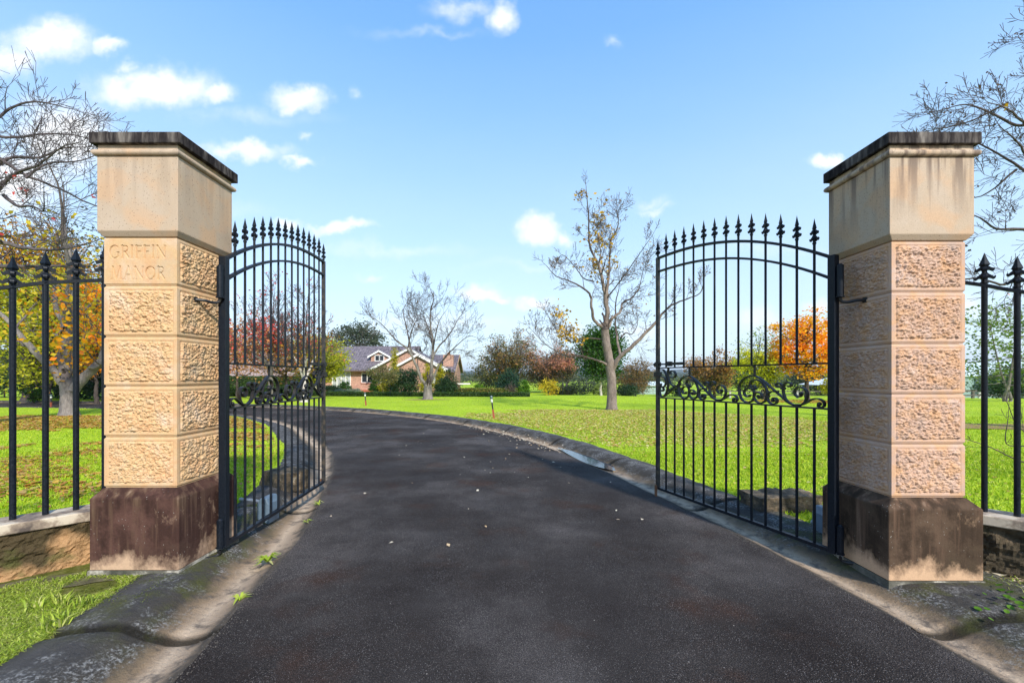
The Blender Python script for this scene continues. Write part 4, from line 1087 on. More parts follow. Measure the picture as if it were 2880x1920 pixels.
# second bare tree in front of the house
kk2 = .006244
T2 = lambda pts, d: L2(pts, kk2, 1155, 1315, d)
limbs = [
  (T2([(1155, 1330), (1156, 1280), (1155, 1240), (1152, 1190)], 0), .27, .2, .99),
  (T2([(1150, 1195), (1120, 1150), (1085, 1090), (1060, 1000), (1010, 880), (960, 800), (870, 735), (790, 640), (720, 565), (640, 500)], -1.0), .12, .011, .4),
  (T2([(1000, 870), (965, 740), (940, 620), (905, 500), (890, 400), (930, 300)], .7), .07, .010, .15),
  (T2([(955, 800), (990, 660), (1030, 560), (990, 480), (985, 380)], -.8), .05, .010, .15),
  (T2([(1160, 1195), (1185, 1080), (1195, 960), (1200, 850), (1205, 720), (1182, 620), (1172, 500), (1178, 400), (1200, 290), (1155, 160)], .4), .14, .011, .4),
  (T2([(1195, 740), (1160, 620), (1110, 500), (1050, 420), (1000, 360)], 1.2), .05, .010, .15),
  (T2([(1180, 430), (1230, 380), (1290, 340), (1330, 290)], -.6), .03, .009, .2),
  (T2([(1165, 1190), (1215, 1090), (1270, 980), (1330, 900), (1400, 830), (1480, 820), (1560, 835)], -.9), .09, .010, .4),
  (T2([(1200, 900), (1260, 780), (1330, 700), (1400, 590), (1450, 480), (1530, 400)], 1.0), .07, .010, .3),
  (T2([(1300, 930), (1380, 830), (1470, 740), (1560, 670), (1660, 690)], .8), .05, .010, .2),
  (T2([(1210, 800), (1250, 640), (1290, 540), (1370, 450)], -1.2), .05, .010, .2),
  (T2([(1110, 1140), (1070, 1060), (1030, 900), (1090, 800), (1120, 700)], 1.4), .05, .010, .3),
]
bare('bare_tree', -5.27, 26.7, limbs, BARK_G, 'leafless grey tree with a short thick trunk in front of the house', seed=9, maxd=4, sub=.85, every=.55, minr=.0072, leafmats=[(DRY, .05, .07, 1, .03, None)])

# large trunked tree on the left lawn, yellow and gold leaves
kl = .01582      # metres per pixel of the traced limbs
T3 = lambda pts, d: L2(pts, kl, 150, 962, d)
limbs = [
  (T3([(150, 968), (150, 940), (148, 915), (143, 880)], 0), .25, .19, .99),
  (T3([(140, 885), (137, 800), (142, 740), (130, 660), (120, 580), (95, 500), (85, 420)], .8), .20, .02, .3),
  (T3([(158, 905), (180, 870), (210, 830), (225, 760), (245, 690), (260, 610), (300, 540)], 1.0), .18, .02, .3),
  (T3([(140, 890), (120, 850), (85, 800), (50, 740), (0, 690), (-60, 640)], -1.2), .15, .02, .25),
  (T3([(200, 850), (240, 845), (290, 800), (330, 740)], -1.0), .08, .015, .2),
  (T3([(140, 760), (100, 700), (70, 640), (20, 560), (-20, 500)], 1.5), .10, .015, .2),
  (T3([(140, 740), (170, 640), (180, 560), (200, 470), (190, 400)], -1.5), .10, .015, .2),
  (T3([(145, 800), (80, 770), (20, 790), (-50, 770)], 2.0), .07, .012, .2),
]
bare('autumn_tree', -16.2, 15.6, limbs, BARK_G, 'thick forked grey tree on leaf strewn lawn behind the left fence', seed=12, maxd=3, sub=1.15, every=.8, minr=.008, up=.06, twig=BARK_T,
     leafmats=[(YELLOW, .5, .13, 5, .3, lambda p: p.z < 6.8), (ORANGE, .7, .14, 6, .35, lambda p: p.x > -.3 and p.z < 5.4), (DRY, .05, .09, 1, .1, None)])
# nearer bare tree whose limbs reach in from the left edge
kb = .0112
T4 = lambda pts, d: L2(pts, kb, -160, 985, d)
limbs = [
  (T4([(-160, 990), (-162, 900), (-150, 800), (-140, 700)], 0), .30, .22, .99),
  (T4([(-140, 710), (-90, 600), (-30, 500), (10, 440), (60, 400), (120, 385), (180, 350), (215, 345)], -.5), .13, .010, .3),
  (T4([(-145, 720), (-110, 560), (-70, 420), (-20, 340), (40, 330), (90, 300), (140, 290)], .8), .13, .010, .3),
  (T4([(-140, 700), (-130, 520), (-90, 380), (-40, 290), (0, 240), (60, 215), (150, 230)], .2), .12, .010, .35),
  (T4([(-135, 560), (-100, 400), (-60, 280), (-30, 200), (0, 160), (30, 130)], -.8), .10, .010, .3),
  (T4([(-60, 545), (0, 548), (60, 560), (110, 560), (160, 550), (210, 530)], .3), .08, .009, .2),
  (T4([(-140, 640), (-80, 600), (0, 590), (70, 585), (130, 590), (190, 560)], 1.5), .08, .009, .2),
  (T4([(10, 440), (60, 470), (120, 480), (170, 500), (200, 470)], -1.0), .05, .009, .1),
  (T4([(-60, 300), (0, 290), (60, 260), (110, 250)], 1.2), .05, .009, .1),
  (T4([(60, 400), (90, 360), (150, 340), (190, 300)], .7), .035, .008, .1),
  (T4([(-20, 340), (30, 380), (80, 400), (140, 430), (200, 420)], 1.4), .05, .009, .1),
]
bare('bare_tree', -15.0, 11.0, limbs, BARK_T, 'leafless twiggy tree reaching in from the left edge above the fence', seed=21, maxd=4, sub=.72, every=.55, minr=.0055, up=.03, twig=TWIG_P,
     leafmats=[(RED, .012, .09, 2, .06, lambda p: p.z < 7.2)])
# bare tree reaching in from the right edge
kr = .0107
T5 = lambda pts, d: L2(pts, kr, 2560, 985, d)
limbs = [
  (T5([(2560, 990), (2562, 880), (2550, 760), (2540, 640)], 0), .28, .2, .99),
  (T5([(2540, 650), (2480, 560), (2420, 520), (2360, 505), (2300, 500), (2262, 470), (2240, 470)], 0.3), .11, .010, .5),
  (T5([(2540, 640), (2490, 520), (2440, 430), (2390, 400), (2330, 370), (2290, 330), (2240, 300)], -.5), .12, .010, .4),
  (T5([(2540, 640), (2510, 480), (2460, 340), (2410, 260), (2360, 250), (2310, 215), (2260, 190), (2200, 200)], .6), .11, .010, .4),
  (T5([(2530, 560), (2500, 380), (2450, 240), (2400, 160), (2350, 110), (2320, 60)], -.3), .10, .010, .4),
  (T5([(2410, 260), (2350, 290), (2290, 280), (2230, 270), (2160, 275)], -1.0), .05, .008, .2),
  (T5([(2520, 600), (2450, 590), (2380, 600), (2340, 630), (2290, 612), (2235, 615), (2200, 590)], .8), .07, .009, .4),
  (T5([(2390, 400), (2340, 330), (2290, 260), (2250, 230)], 1.2), .04, .009, .2),
  (T5([(2330, 370), (2280, 420), (2250, 400)], .7), .03, .008, .2),
  (T5([(2310, 215), (2250, 240), (2190, 235)], .9), .03, .008, .2),
]
bare('bare_tree', 15.0, 10.6, limbs, BARK_D, 'leafless tree with seed pods reaching in from the upper right edge', seed=33, maxd=4, sub=.6, every=.42, minr=.0055, up=.04,
     leafmats=[(lm('pod', (.08, .05, .03), (.14, .08, .04)), .05, .07, 1, .04, None), (ORANGE, .002, .09, 2, .05, None)])
# thin sapling near the right fence
kS = .0061
T6 = lambda pts, d: L2(pts, kS, 2400, 1165, d)
limbs = [
  (T6([(2400, 1180), (2398, 1140), (2375, 1095), (2345, 1060), (2310, 1030), (2285, 990)], -.2), .016, .004, .4),
  (T6([(2398, 1140), (2345, 1120), (2300, 1095), (2262, 1080), (2235, 1072)], .2), .012, .004, .4),
  (T6([(2370, 1090), (2325, 1085), (2335, 1030), (2345, 990)], .1), .009, .003, .3),
  (T6([(2400, 1150), (2420, 1080), (2410, 1000)], .1), .012, .004, .4),
]
bare('bare_sapling', 7.5, 6.05, limbs, simple('reddish_twig', (.16, .08, .07), .8), 'thin bare sapling just behind the right fence', seed=5, maxd=2, sub=.22, every=.25, minr=.0028, up=.05)

# woodland on the left
GL = 'autumn trees behind the left lawn'
leafy('autumn_tree', -24.5, 22.5, 7.6, 5.4, 1.0, YG, BARK_D, 'yellow green leafed tree at the left edge behind the fence', group=GL, nclump=170, per=70, leaf=.13, seed=31, trunk=.2, hollow=.2)
leafy('autumn_tree', -29.0, 25.5, 10.8, 6.4, 4.0, AMBER, BARK_D, 'amber brown tree above the yellow green one at the left edge', group=GL, nclump=110, per=60, leaf=.14, seed=32, trunk=.24)
leafy('gum_tree', -35.0, 33, 13.2, 11, 2.0, GUM, BARK_G, 'tall grey green gum tree behind the autumn trees on the left', group=GL, nclump=150, per=60, leaf=.19, seed=33, trunk=.3)
leafy('autumn_tree', -22.6, 23.2, 6.8, 3.4, 1.2, ORANGE, BARK_D, 'orange maple tree beside the left side of the carved pillar', group=GL, nclump=75, per=50, leaf=.13, seed=34, trunk=.12, hollow=.25)
leafy('autumn_tree', -30.5, 29, 8.2, 5.5, .8, YG, BARK_D, 'pale yellow tree in the gap between the left fence posts', group=GL, nclump=100, per=55, leaf=.16, seed=35, trunk=.2)
leafy('autumn_tree', -19.9, 24.6, 6.4, 4.0, 1.2, AMBER, BARK_D, 'rusty amber tree mostly hidden by the carved pillar', group=GL, nclump=80, per=45, leaf=.14, seed=36, trunk=.2)
for i, (x, y, h, w, lab) in enumerate([(-34.5, 29, 3.4, 6, 'dark green shrub mass at the far left edge of the lawn'), (-29.5, 28.2, 2.6, 5, 'dark shrub behind the trunk of the thick forked tree'), (-25.5, 27.2, 2.9, 4.6, 'dark shrub left of the carved pillar behind the drive')]):
    leafy('shrub', x, y, h, w, .1, DKGREEN, BARK_D, lab, 'shrub', 'dark shrubs beyond the left drive', nclump=80, per=45, leaf=.15, seed=41 + i, trunk=.05, hollow=.2)
leafy('shrub', -27.4, 24.4, 1.5, 1.3, .05, MIDGREEN, BARK_D, 'small rounded green shrub beside the forked tree trunk', 'shrub', nclump=50, per=40, leaf=.08, seed=46, trunk=.03)

# trees seen through the left gate
GT = 'trees seen through the left gate'
def stemtree(name, x, y, h, w, barkm, label, seed, mats, group=None, maxd=4, trunk=.16, fork=.3, n=6, sub=None, every=.45):
    r = random.Random(seed * 7 + 1); z0 = h * fork; limbs = [([(0, 0, -.1), (r.uniform(-.08, .08), 0, z0 * .5), (0, 0, z0)], trunk * 1.25, trunk, .99)]
    for i in range(n):
        a = 2 * PI * (i + r.uniform(-.25, .25)) / n; e = r.uniform(.75, 1.0) if i else 1.0; rr = w / 2 * (r.uniform(.55, .85) if i else .12)
        tx, ty, tz = math.cos(a) * rr, math.sin(a) * rr, h * (1 - .35 * (rr / (w / 2)) ** 2) * e * .86
        zs_ = z0 * r.uniform(.75, 1.05)
        limbs.append(([(0, 0, zs_), (tx * .28 + r.uniform(-.1, .1), ty * .28, zs_ + (tz - zs_) * .3), (tx * .7, ty * .7 + r.uniform(-.15, .15), zs_ + (tz - zs_) * .62), (tx, ty, tz)], trunk * .62, trunk * .09, .2))
    return bare(name, x, y, limbs, barkm, label, group, seed, mats, maxd, sub or h * .12, every * h / 6, minr=.009)
stemtree('red_leaf_tree', -13.9, 24.5, 7.6, 5.2, BARK_G, 'half bare tree with scattered red leaves seen through the left gate', 51,
    [(RED, .05, .11, 3, .15, None), (RED, .26, .12, 4, .2, lambda p: p.z < 4.6), (LM['salmon'], .25, .12, 5, .22, lambda p: p.z < 3.6)], GT, trunk=.12, n=7)
stemtree('bare_tree', -11.6, 23.8, 7.0, 3.6, BARK_W, 'pale trunked tree nearly bare seen between the left gate bars', 52,
    [(RED, .03, .10, 3, .12, None), (AMBER, .06, .11, 3, .15, lambda p: p.z < 4.2)], GT, trunk=.15, n=6, fork=.22)
leafy('autumn_tree', -16.4, 31, 5.2, 6.4, 1.2, RUST, BARK_D, 'rusty orange tree in front of the garage roof', group=GT, nclump=110, per=28, leaf=.13, seed=53, trunk=.14)
leafy('autumn_tree', -19.2, 29.8, 6.4, 4.2, 1.2, SALMON, BARK_D, 'salmon orange tree beside the red one behind the left gate', group=GT, nclump=80, per=32, leaf=.13, seed=54, trunk=.12)
leafy('round_tree', -15.4, 34, 4.9, 4.1, .9, YG, BARK_D, 'dense round yellow green tree at the left end of the house', group=GT, nclump=230, per=60, leaf=.13, seed=55, trunk=.16, hollow=.55)
leafy('gum_tree', -27.8, 78, 12.6, 9.6, 4.5, GUM, BARK_G, 'grey green gum tree rising behind the house roof', nclump=75, per=110, leaf=.30, cr=.95, seed=56, trunk=.35, hollow=.35)

# hedges: a box of leaves with an uneven clipped face
def hedge(x0, y0, x1, y1, h, w, label, mat, seed, n=5200, leaf=.08, zb=None, name='hedge', group='clipped hedges round the house garden'):
    dx, dy = x1 - x0, y1 - y0; L = math.hypot(dx, dy); z = H((x0 + x1) / 2, (y0 + y1) / 2) if zb is None else zb
    r = empty(name, ((x0 + x1) / 2, (y0 + y1) / 2, z), label, 'hedge', group, math.atan2(dy, dx)); rs = np.random.RandomState(seed)
    u_ = rs.uniform(-L / 2, L / 2, n); q = rs.rand(n); s = rs.rand(n); top = q < .35
    hh = h * (1 + .10 * (vnoise(u_ * 1.3 + 90, u_ * 0, seed, 2) - .5))
    yy = np.where(top, rs.uniform(-w / 2, w / 2, n), np.where(q < .85, -w / 2, w / 2)) + rs.normal(0, .03, n)
    zz = np.where(top, hh, s * hh) + rs.normal(0, .025, n)
    leaves_mesh('foliage', r, mat, np.stack([u_, yy, zz], 1), leaf, seed)
    m = MB(); nx = 40; xs = np.linspace(-L / 2, L / 2, nx); vs = []
    for x in xs:
        b = .05 * mnoise.noise((x, seed, 0)); vs += [(x, -w / 2 + .05, -.1), (x, -w / 2 + .04 + b, h * .9 + b), (x, w / 2 - .04 + b, h * .9 + b), (x, w / 2 - .05, -.1)]
    m.add(vs, [(4 * i + j, 4 * i + 4 + j, 4 * i + 5 + j, 4 * i + 1 + j) for i in range(nx - 1) for j in range(3)])
    m.build('inner_branches', simple('hedge_inside', (.018, .035, .01), .9), r)
    return r
hedge(-17.6, 33.0, 1.3, 31.0, .30, .6, 'long low dark hedge along the far edge of the lawn in front of the house', HEDGE, 61, 9000, .09)
hedge(-24.5, 31.0, -17.8, 33.0, .55, .8, 'low green hedge in front of the garage', HEDGE, 62, 5000, .09)
hedge(-33, 40, -19, 40.5, 1.75, 1.6, 'taller green hedge below the garage windows', HEDGE, 63, 9000, .13)
hedge(-6.6, 41, .6, 39.5, .62, 1.0, 'hedge with copper brown lower leaves right of the house', lm('copper_hedge', (.10, .13, .02), (.16, .2, .03), (.40, .20, .07), zone=1.5), 64, 6000, .1)

# garden shrubs before the house
GG = 'garden shrubs in front of the house'
def shrub(x, y, h, w, mat, lab, seed, shape='round', n=70, per=45, leaf=.08, name='shrub', cb=.02, hollow=.25, cat='shrub', group=GG, bark_=None, **kw):
    return leafy(name, x, y, h, w, cb, mat, bark_ or BARK_D, lab, cat, group, nclump=n, per=per, leaf=leaf, seed=seed, trunk=.04, shape=shape, hollow=hollow, **kw)
shrub(-10.3, 41, 2.6, 3.2, DKGREEN, 'wide dark shrub right of the weeping tree', 71, n=120, per=60, leaf=.12)
shrub(-11.5, 38.0, 2.7, 2.9, OLIVE, 'small spreading olive green tree in front of the front gable', 72, n=70, per=45, leaf=.10, cb=1.1, name='small_tree', cat='tree')
for i, (x, y, h, w, lab) in enumerate([(-12.0, 43.6, 4.9, 1.0, 'tallest narrow yellow conifer before the gable'), (-8.05, 40.8, 3.1, 1.3, 'yellow conifer close behind the grey tree trunk'), (-6.95, 41.5, 3.6, 1.05, 'pointed yellow conifer right of the grey tree'), (-12.7, 42.5, 2.0, .8, 'shortest yellow conifer by the green clipped bush')]):
    shrub(x, y, h, w, CONE_Y, lab, 75 + i, 'egg', n=110, per=60, leaf=.10, cr=.16, name='conifer', cat='conifer', group='narrow yellow conifers by the house', hollow=.1)
shrub(-13.8, 43, 2.2, 1.3, MIDGREEN, 'upright dark green clipped bush by the window', 80, 'egg', leaf=.09, n=90)
shrub(-6.1, 40, 2.7, 2.9, DKGREEN, 'broad dark green conical bush at the right corner of the house', 81, 'cone', leaf=.10, n=120, per=55)
shrub(-16.7, 42.5, 1.5, 1.3, MIDGREEN, 'round green shrub below the white windows', 82, leaf=.09)
shrub(-17.5, 41.5, 1.0, 1.6, DKGREEN, 'low dark shrub at the left of the white windows', 83, leaf=.09)
shrub(-13.9, 37.5, .62, 1.5, SAGE, 'low grey green shrub by the red steps', 84, leaf=.07)
shrub(-15.2, 37.5, .55, 1.6, SAGE, 'low grey green shrub left of the red steps', 85, leaf=.07)
shrub(-4.1, 52, 1.0, 1.3, BRGREEN, 'small bright green shrub past the right corner of the house', 86, leaf=.09)

# trees right of the house
GM = 'mixed trees along the far side of the lawn'
stemtree('big_autumn_tree', .15, 52, 7.9, 7.6, BARK_G, 'wide half bare olive brown tree right of the house', 91, [(OLIVE, .22, .16, 4, .3, None), (RUST, .14, .16, 3, .3, None), (PINKBR, .10, .16, 3, .3, lambda p: p.x > 1 or p.x < -2.5)], GM, n=11, trunk=.2, fork=.12, every=.4)
leafy('big_autumn_tree', -1.6, 54.5, 5.4, 7.0, .3, OLIVE, BARK_D, 'lower olive brown tree crown right beside the house end', group=GM, nclump=110, per=50, leaf=.18, seed=92)
leafy('autumn_tree', 4.2, 53, 4.6, 5.2, .2, lm('brown_olive', (.07, .06, .03), (.16, .11, .05), (.24, .15, .07), zone=.5), BARK_D, 'dull brown shrubby tree between the dark conifer and the pink tree', group=GM, nclump=100, per=50, leaf=.16, seed=93)
shrub(-.2, 40.5, 2.9, 2.9, lm('bluish_conifer', (.012, .035, .02), (.025, .07, .035), (.045, .10, .05), zone=1.0), 'dark bluish green weeping conifer at the end of the long hedge', 94, 'egg', n=130, per=60, leaf=.10, name='conifer', cat='conifer', group=GM)
shrub(1.15, 39.5, 1.7, 1.15, BRGREEN, 'bright green narrow conical bush beside the dark weeping conifer', 95, 'egg', n=90, per=50, leaf=.08, name='conifer', cat='conifer', group=GM)
stemtree('bare_shrub', -.05, 36.5, 1.35, 1.2, BARK_W, 'small pale leafless shrub in front of the weeping conifer', 96, [], None, maxd=3, trunk=.03, fork=.08, n=8, every=.5)
stemtree('pink_tree', 4.6, 50, 6.2, 5.2, BARK_T, 'pinkish half bare tree left of the dense dark green tree', 97, [(PINKBR, .16, .14, 4, .25, None), (RUST, .08, .15, 3, .25, None)], GM, n=9, trunk=.14, fork=.2)
stemtree('pink_tree', 6.3, 49, 4.6, 3.4, BARK_T, 'smaller salmon topped tree just left of the dense dark green tree', 98, [(lm('salmon2', (.5, .2, .12), (.6, .24, .14), (.5, .3, .16), zone=.8), .25, .14, 5, .2, lambda p: p.z > 2.8), (OLIVE, .12, .14, 3, .2, lambda p: p.z < 3)], GM, n=8, trunk=.13, fork=.25)
shrub(3.3, 38.5, 1.45, 1.9, YELLOW, 'yellow leaved shrub near the left foot of the pink tree', 99, leaf=.09, n=60, per=35, name='yellow_shrub')
leafy('evergreen_tree', 7.7, 37, 6.3, 4.1, 1.25, MIDGREEN, BARK_W, 'dense dark green tree with a pale straight trunk left behind the central tree', nclump=210, per=90, leaf=.15, seed=100, trunk=.13, hollow=.3, cr=.36)
leafy('gum_tree', 7.4, 62, 6.6, 5.5, 1.5, GUM, BARK_G, 'grey green rounded tree far behind the pink trees', group=GM, nclump=80, per=55, leaf=.2, seed=101)
leafy('autumn_tree', 13.6, 47, 3.9, 4.8, .2, lm('bronze', (.09, .06, .025), (.20, .12, .04), (.28, .18, .06), zone=.6), BARK_D, 'bronze brown tree right behind the central tree trunk', group=GM, nclump=110, per=50, leaf=.14, seed=102)
for i, (x, y, h, w, mt, lab) in enumerate([
    (-3.6, 60, 2.6, 3.2, GUM, 'small grey bush beyond the right end of the house'),
    (7.0, 44, 1.7, 4.2, GUM, 'low grey bush below the salmon topped tree'),
    (9.2, 43, 1.2, 2.4, LIGHTG, 'pale green low bush near the pale straight trunk'),
    (11.2, 42, 1.1, 2.6, DKGREEN, 'low dark bush right of the pale straight trunk'),
    (16.6, 56, 3.2, 3.2, DKGREEN, 'dark bush left of the white shed'),
    (20.0, 52, 1.3, 1.8, DKGREEN, 'small clipped bush below the lamp post'),
    (4.9, 41, .8, 2.8, OLIVE, 'low olive bush beneath the pink tree')]):
    shrub(x, y, h, w, mt, lab, 110 + i, leaf=.12, n=60, per=40, group='bushes along the far edge of the lawn')

# trees seen through the right gate
GR = 'trees seen through the right gate'
stemtree('rusty_tree', 21.8, 46, 5.4, 6.4, BARK_D, 'rusty brown rounded tree seen through the right gate', 121, [(RUST, .26, .16, 5, .28, None), (OLIVE, .18, .15, 4, .3, lambda p: p.z < 3.2), (AMBER, .08, .16, 3, .3, None)], GR, n=10, trunk=.13, fork=.12)
leafy('light_green_tree', 22.7, 38, 6.6, 5.0, .9, LIGHTG, BARK_D, 'airy light green tree left of the orange tree', group=GR, nclump=95, per=24, leaf=.13, seed=122, trunk=.12, stems=3, lean=0)
leafy('flame_tree', 17.6, 25.5, 5.55, 3.9, 1.35, FLAME, BARK_D, 'brilliant orange and yellow maple with a dark straight trunk', nclump=95, per=115, leaf=.105, seed=123, trunk=.17, hollow=.35, cr=.27)
leafy('autumn_tree', 15.6, 26.8, 3.5, 3.3, .7, lm('lemon', (.30, .34, .012), (.55, .55, .018), (.68, .58, .02), zone=.9), BARK_D, 'lemon yellow tree below left of the orange maple', group=GR, nclump=90, per=60, leaf=.10, seed=124, trunk=.10, stems=2)
shrub(18.9, 25.0, 1.75, 1.4, LM['lemon'], 'small round lemon yellow bush right of the maple trunk', 125, n=60, per=45, group=None)
leafy('green_tree', 30.0, 55, 5.0, 8.0, .5, DKGREEN, BARK_D, 'dark green tree mass behind the light green tree', group=GR, nclump=110, per=40, leaf=.2, seed=126)
leafy('green_tree', 42.0, 58, 4.0, 9.0, .2, GUM, BARK_D, 'grey green trees beside the white pavilion roof', group=GR, nclump=110, per=45, leaf=.22, seed=127)
# feathery tree and bush on the far right
leafy('feathery_tree', 28.4, 24.5, 5.9, 5.6, .7, lm('feathery', (.08, .15, .02), (.16, .24, .035), (.26, .32, .06), zone=.7), BARK_G, 'feathery light green tree behind the right fence', nclump=75, per=34, leaf=.15, cr=.42, seed=128, trunk=.09, stems=3)
leafy('round_bush', 39.0, 33, 2.5, 4.6, .02, lm('grey_olive_bush', (.03, .07, .015), (.07, .13, .03), (.13, .19, .05), zone=.7), BARK_D, 'large rounded green bush in front of the pale shed', 'bush', nclump=150, per=55, leaf=.13, seed=129, trunk=.05)

# distant woodland that reads as one mass
def woods(x0, x1, y, dy, h, n, mat, seed):
    rs = np.random.RandomState(seed); pts = []
    for i in range(n):
        x = rs.uniform(x0, x1); yy = y + rs.uniform(0, dy); hh = h * rs.uniform(.55, 1.15); w = hh * rs.uniform(.9, 1.6); z = H(x, yy)
        k = 120; p = rs.normal(0, .42, (k, 3)); p = p / np.maximum(1, np.linalg.norm(p, axis=1))[:, None]
        pts.append(np.stack([x + p[:, 0] * w, yy + p[:, 1] * w * .6, z + hh * .55 + p[:, 2] * hh * .55], 1))
    o = leaves_mesh('far_woodland', None, mat, np.vstack(pts), h * .16, seed); tag(o, kind='stuff')
    tag(o, {1: 'grey green woodland along the horizon', 2: 'dark olive tree line beyond the paddocks', 3: 'tall garden trees behind the garage'}[seed], 'woodland')
woods(-260, 420, 210, 160, 6.0, 420, GUM, 1)
woods(-130, 190, 115, 40, 3.6, 110, lm('far_olive', (.05, .06, .03), (.10, .11, .05), (.17, .14, .07), zone=.05), 2)
woods(-85, -28, 66, 20, 8.5, 42, GUM, 3)
# ------------------------------------------------------------------ the house
k = NM('mottled_brick')
br = k.n.new('ShaderNodeTexBrick'); k.l.new(k.map((1, 1, 1), (R(90), 0, 0)), br.inputs['Vector'])
br.inputs['Scale'].default_value = 1.0; br.inputs['Brick Width'].default_value = .29; br.inputs['Row Height'].default_value = .105; br.inputs['Mortar Size'].default_value = .012
br.inputs['Color1'].default_value = (.50, .25, .17, 1); br.inputs['Color2'].default_value = (.24, .105, .07, 1); br.inputs['Mortar'].default_value = (.48, .36, .28, 1)
k.base(k.mix(.5, br.outputs['Color'], k.ramp(k.noise(7, 3, .7), [(.35, (.24, .12, .085)), (.6, (.58, .36, .26))]))); k.rough(.9)
BRICK = k.m
k = NM('glazed_roof_tiles')
wv = k.n.new('ShaderNodeTexWave'); wv.wave_type = 'BANDS'; wv.bands_direction = 'X'; wv.inputs['Scale'].default_value = 1.05; k.l.new(k.obj, wv.inputs['Vector'])
wz = k.n.new('ShaderNodeTexWave'); wz.wave_type = 'BANDS'; wz.bands_direction = 'Z'; wz.wave_profile = 'SAW'; wz.inputs['Scale'].default_value = 1.9; k.l.new(k.obj, wz.inputs['Vector'])
cell = k.noise(3.5, 2)
k.base(k.mix(.55, k.ramp(cell, [(.35, (.09, .075, .08)), (.65, (.20, .165, .175))]), k.ramp(wz.outputs['Fac'], [(0, .35), (.2, 1.0), (1, 1.2)]), 'MULTIPLY'))
k.rough(.5); k.spec(.4); k.bump(k.math('ADD', wv.outputs['Fac'], wz.outputs['Fac']), .8, .05)
TILE = k.m
WHITE = simple('white_paint', (.78, .77, .74), .5, 0, .06)
CREAM = simple('cream_render', (.72, .64, .50), .8, 0, .06)
GLASS = simple('dark_window_glass', (.03, .035, .045), .08, 0, .3)
NET = simple('net_curtain', (.36, .38, .40), .4, 0, .12)
REDS = simple('red_painted_steps', (.42, .10, .05), .7)
k = NM('shingle_roof'); k.base(k.ramp(k.noise(5, 5, .7), [(.3, (.20, .14, .12)), (.7, (.42, .32, .28))])); k.rough(.9); SHING = k.m

HX, HY = -14.0, 50.0; HZ = H(-14, 50)
hs_root = empty('brick_house', (HX, HY, HZ), 'low brick house with dark tiled roof, white gable boards and a chimney', 'house')
def P3(x, y, z): return (x - HX, y - HY, z - HZ)
def hbox(name, mat, x0, x1, y0, y1, z0, z1, parent=None):
    m = MB(); a = P3(x0, y0, z0); b = P3(x1, y1, z1); m.box(a[0], b[0], a[1], b[1], a[2], b[2]); return m.build(name, mat, parent or hs_root)
def hpoly(name, mat, pts, ext, parent=None):
    """outline in world space extruded by vector ext"""
    m = MB(); n = len(pts); A = [P3(*p) for p in pts]; B = [(p[0] + ext[0], p[1] + ext[1], p[2] + ext[2]) for p in A]
    m.add(A + B, [tuple(range(n)), tuple(range(2 * n - 1, n - 1, -1))] + [((i + 1) % n, i, i + n, (i + 1) % n + n) for i in range(n)])
    return recalc(m.build(name, mat, parent or hs_root))
def window(x0, x1, z0, z1, y, mull=2, glass=GLASS, trans=False, parent=None):
    f = hbox('window', glass, x0, x1, y - .01, y + .05, z0, z1, parent); m = MB()
    a = P3(x0, y, z0); b = P3(x1, y, z1); t = .07
    for (u0, u1, w0, w1) in [(a[0] - t, b[0] + t, a[2] - t, a[2]), (a[0] - t, b[0] + t, b[2], b[2] + t), (a[0] - t, a[0], a[2], b[2]), (b[0], b[0] + t, a[2], b[2])]:
        m.box(u0, u1, a[1] - .06, a[1] + .04, w0, w1)
    for i in range(1, mull):
        q = a[0] + (b[0] - a[0]) * i / mull; m.box(q - .035, q + .035, a[1] - .05, a[1] + .03, a[2], b[2])
    if trans: q = a[2] + (b[2] - a[2]) * .55; m.box(a[0], b[0], a[1] - .045, a[1] + .02, q - .025, q + .025)
    m.build('frame', WHITE, f); return f
gz0 = HZ - .3
main_wall = hbox('wall', BRICK, -23.5, -12.0, 50.0, 58.0, gz0, 2.40)
hpoly('roof', TILE, [(-24.2, 49.4, 2.27), (-24.2, 54, 5.36), (-24.2, 58.6, 2.27), (-24.2, 58.6, 2.12), (-24.2, 54, 5.18), (-24.2, 49.4, 2.12)], (12.6, 0, 0))
hpoly('gutter', simple('dark_gutter', (.12, .08, .07), .5), [(-24.2, 49.28, 2.10), (-24.2, 49.28, 2.24), (-24.2, 49.39, 2.24), (-24.2, 49.39, 2.10)], (8.6, 0, 0))
# gables: wall triangle, roof slabs running back, white barge boards
def gable(xl, xp, xr, zf, zp, yf, yb, drop=.0, wl_=.35):
    wz = zf
    hpoly('gable_wall', BRICK, [(xl + wl_, yf + .35, gz0), (xr - wl_, yf + .35, gz0), (xr - wl_, yf + .35, zf + .1), (xp, yf + .35, zp - .15), (xl + wl_, yf + .35, zf + .1)], (0, yb - yf - .7, 0))
    th = .14
    hpoly('roof', TILE, [(xl, yf + .05, zf), (xp, yf + .05, zp), (xr, yf + .05, zf), (xr, yf + .05, zf - th), (xp, yf + .05, zp - th), (xl, yf + .05, zf - th)], (0, yb - yf, 0))
    for s, x0 in ((-1, xl), (1, xr)):
        hpoly('barge_board', WHITE, [(x0, yf, zf - .20), (x0, yf, zf + .06), (xp, yf, zp + .06), (xp, yf, zp - .20)], (0, .045, 0))
gable(-16.1, -11.65, -7.2, 2.30, 4.72, 48.0, 54.5)
gable(-13.45, -10.35, -7.25, 2.28, 3.98, 46.6, 48.3, wl_=.3)
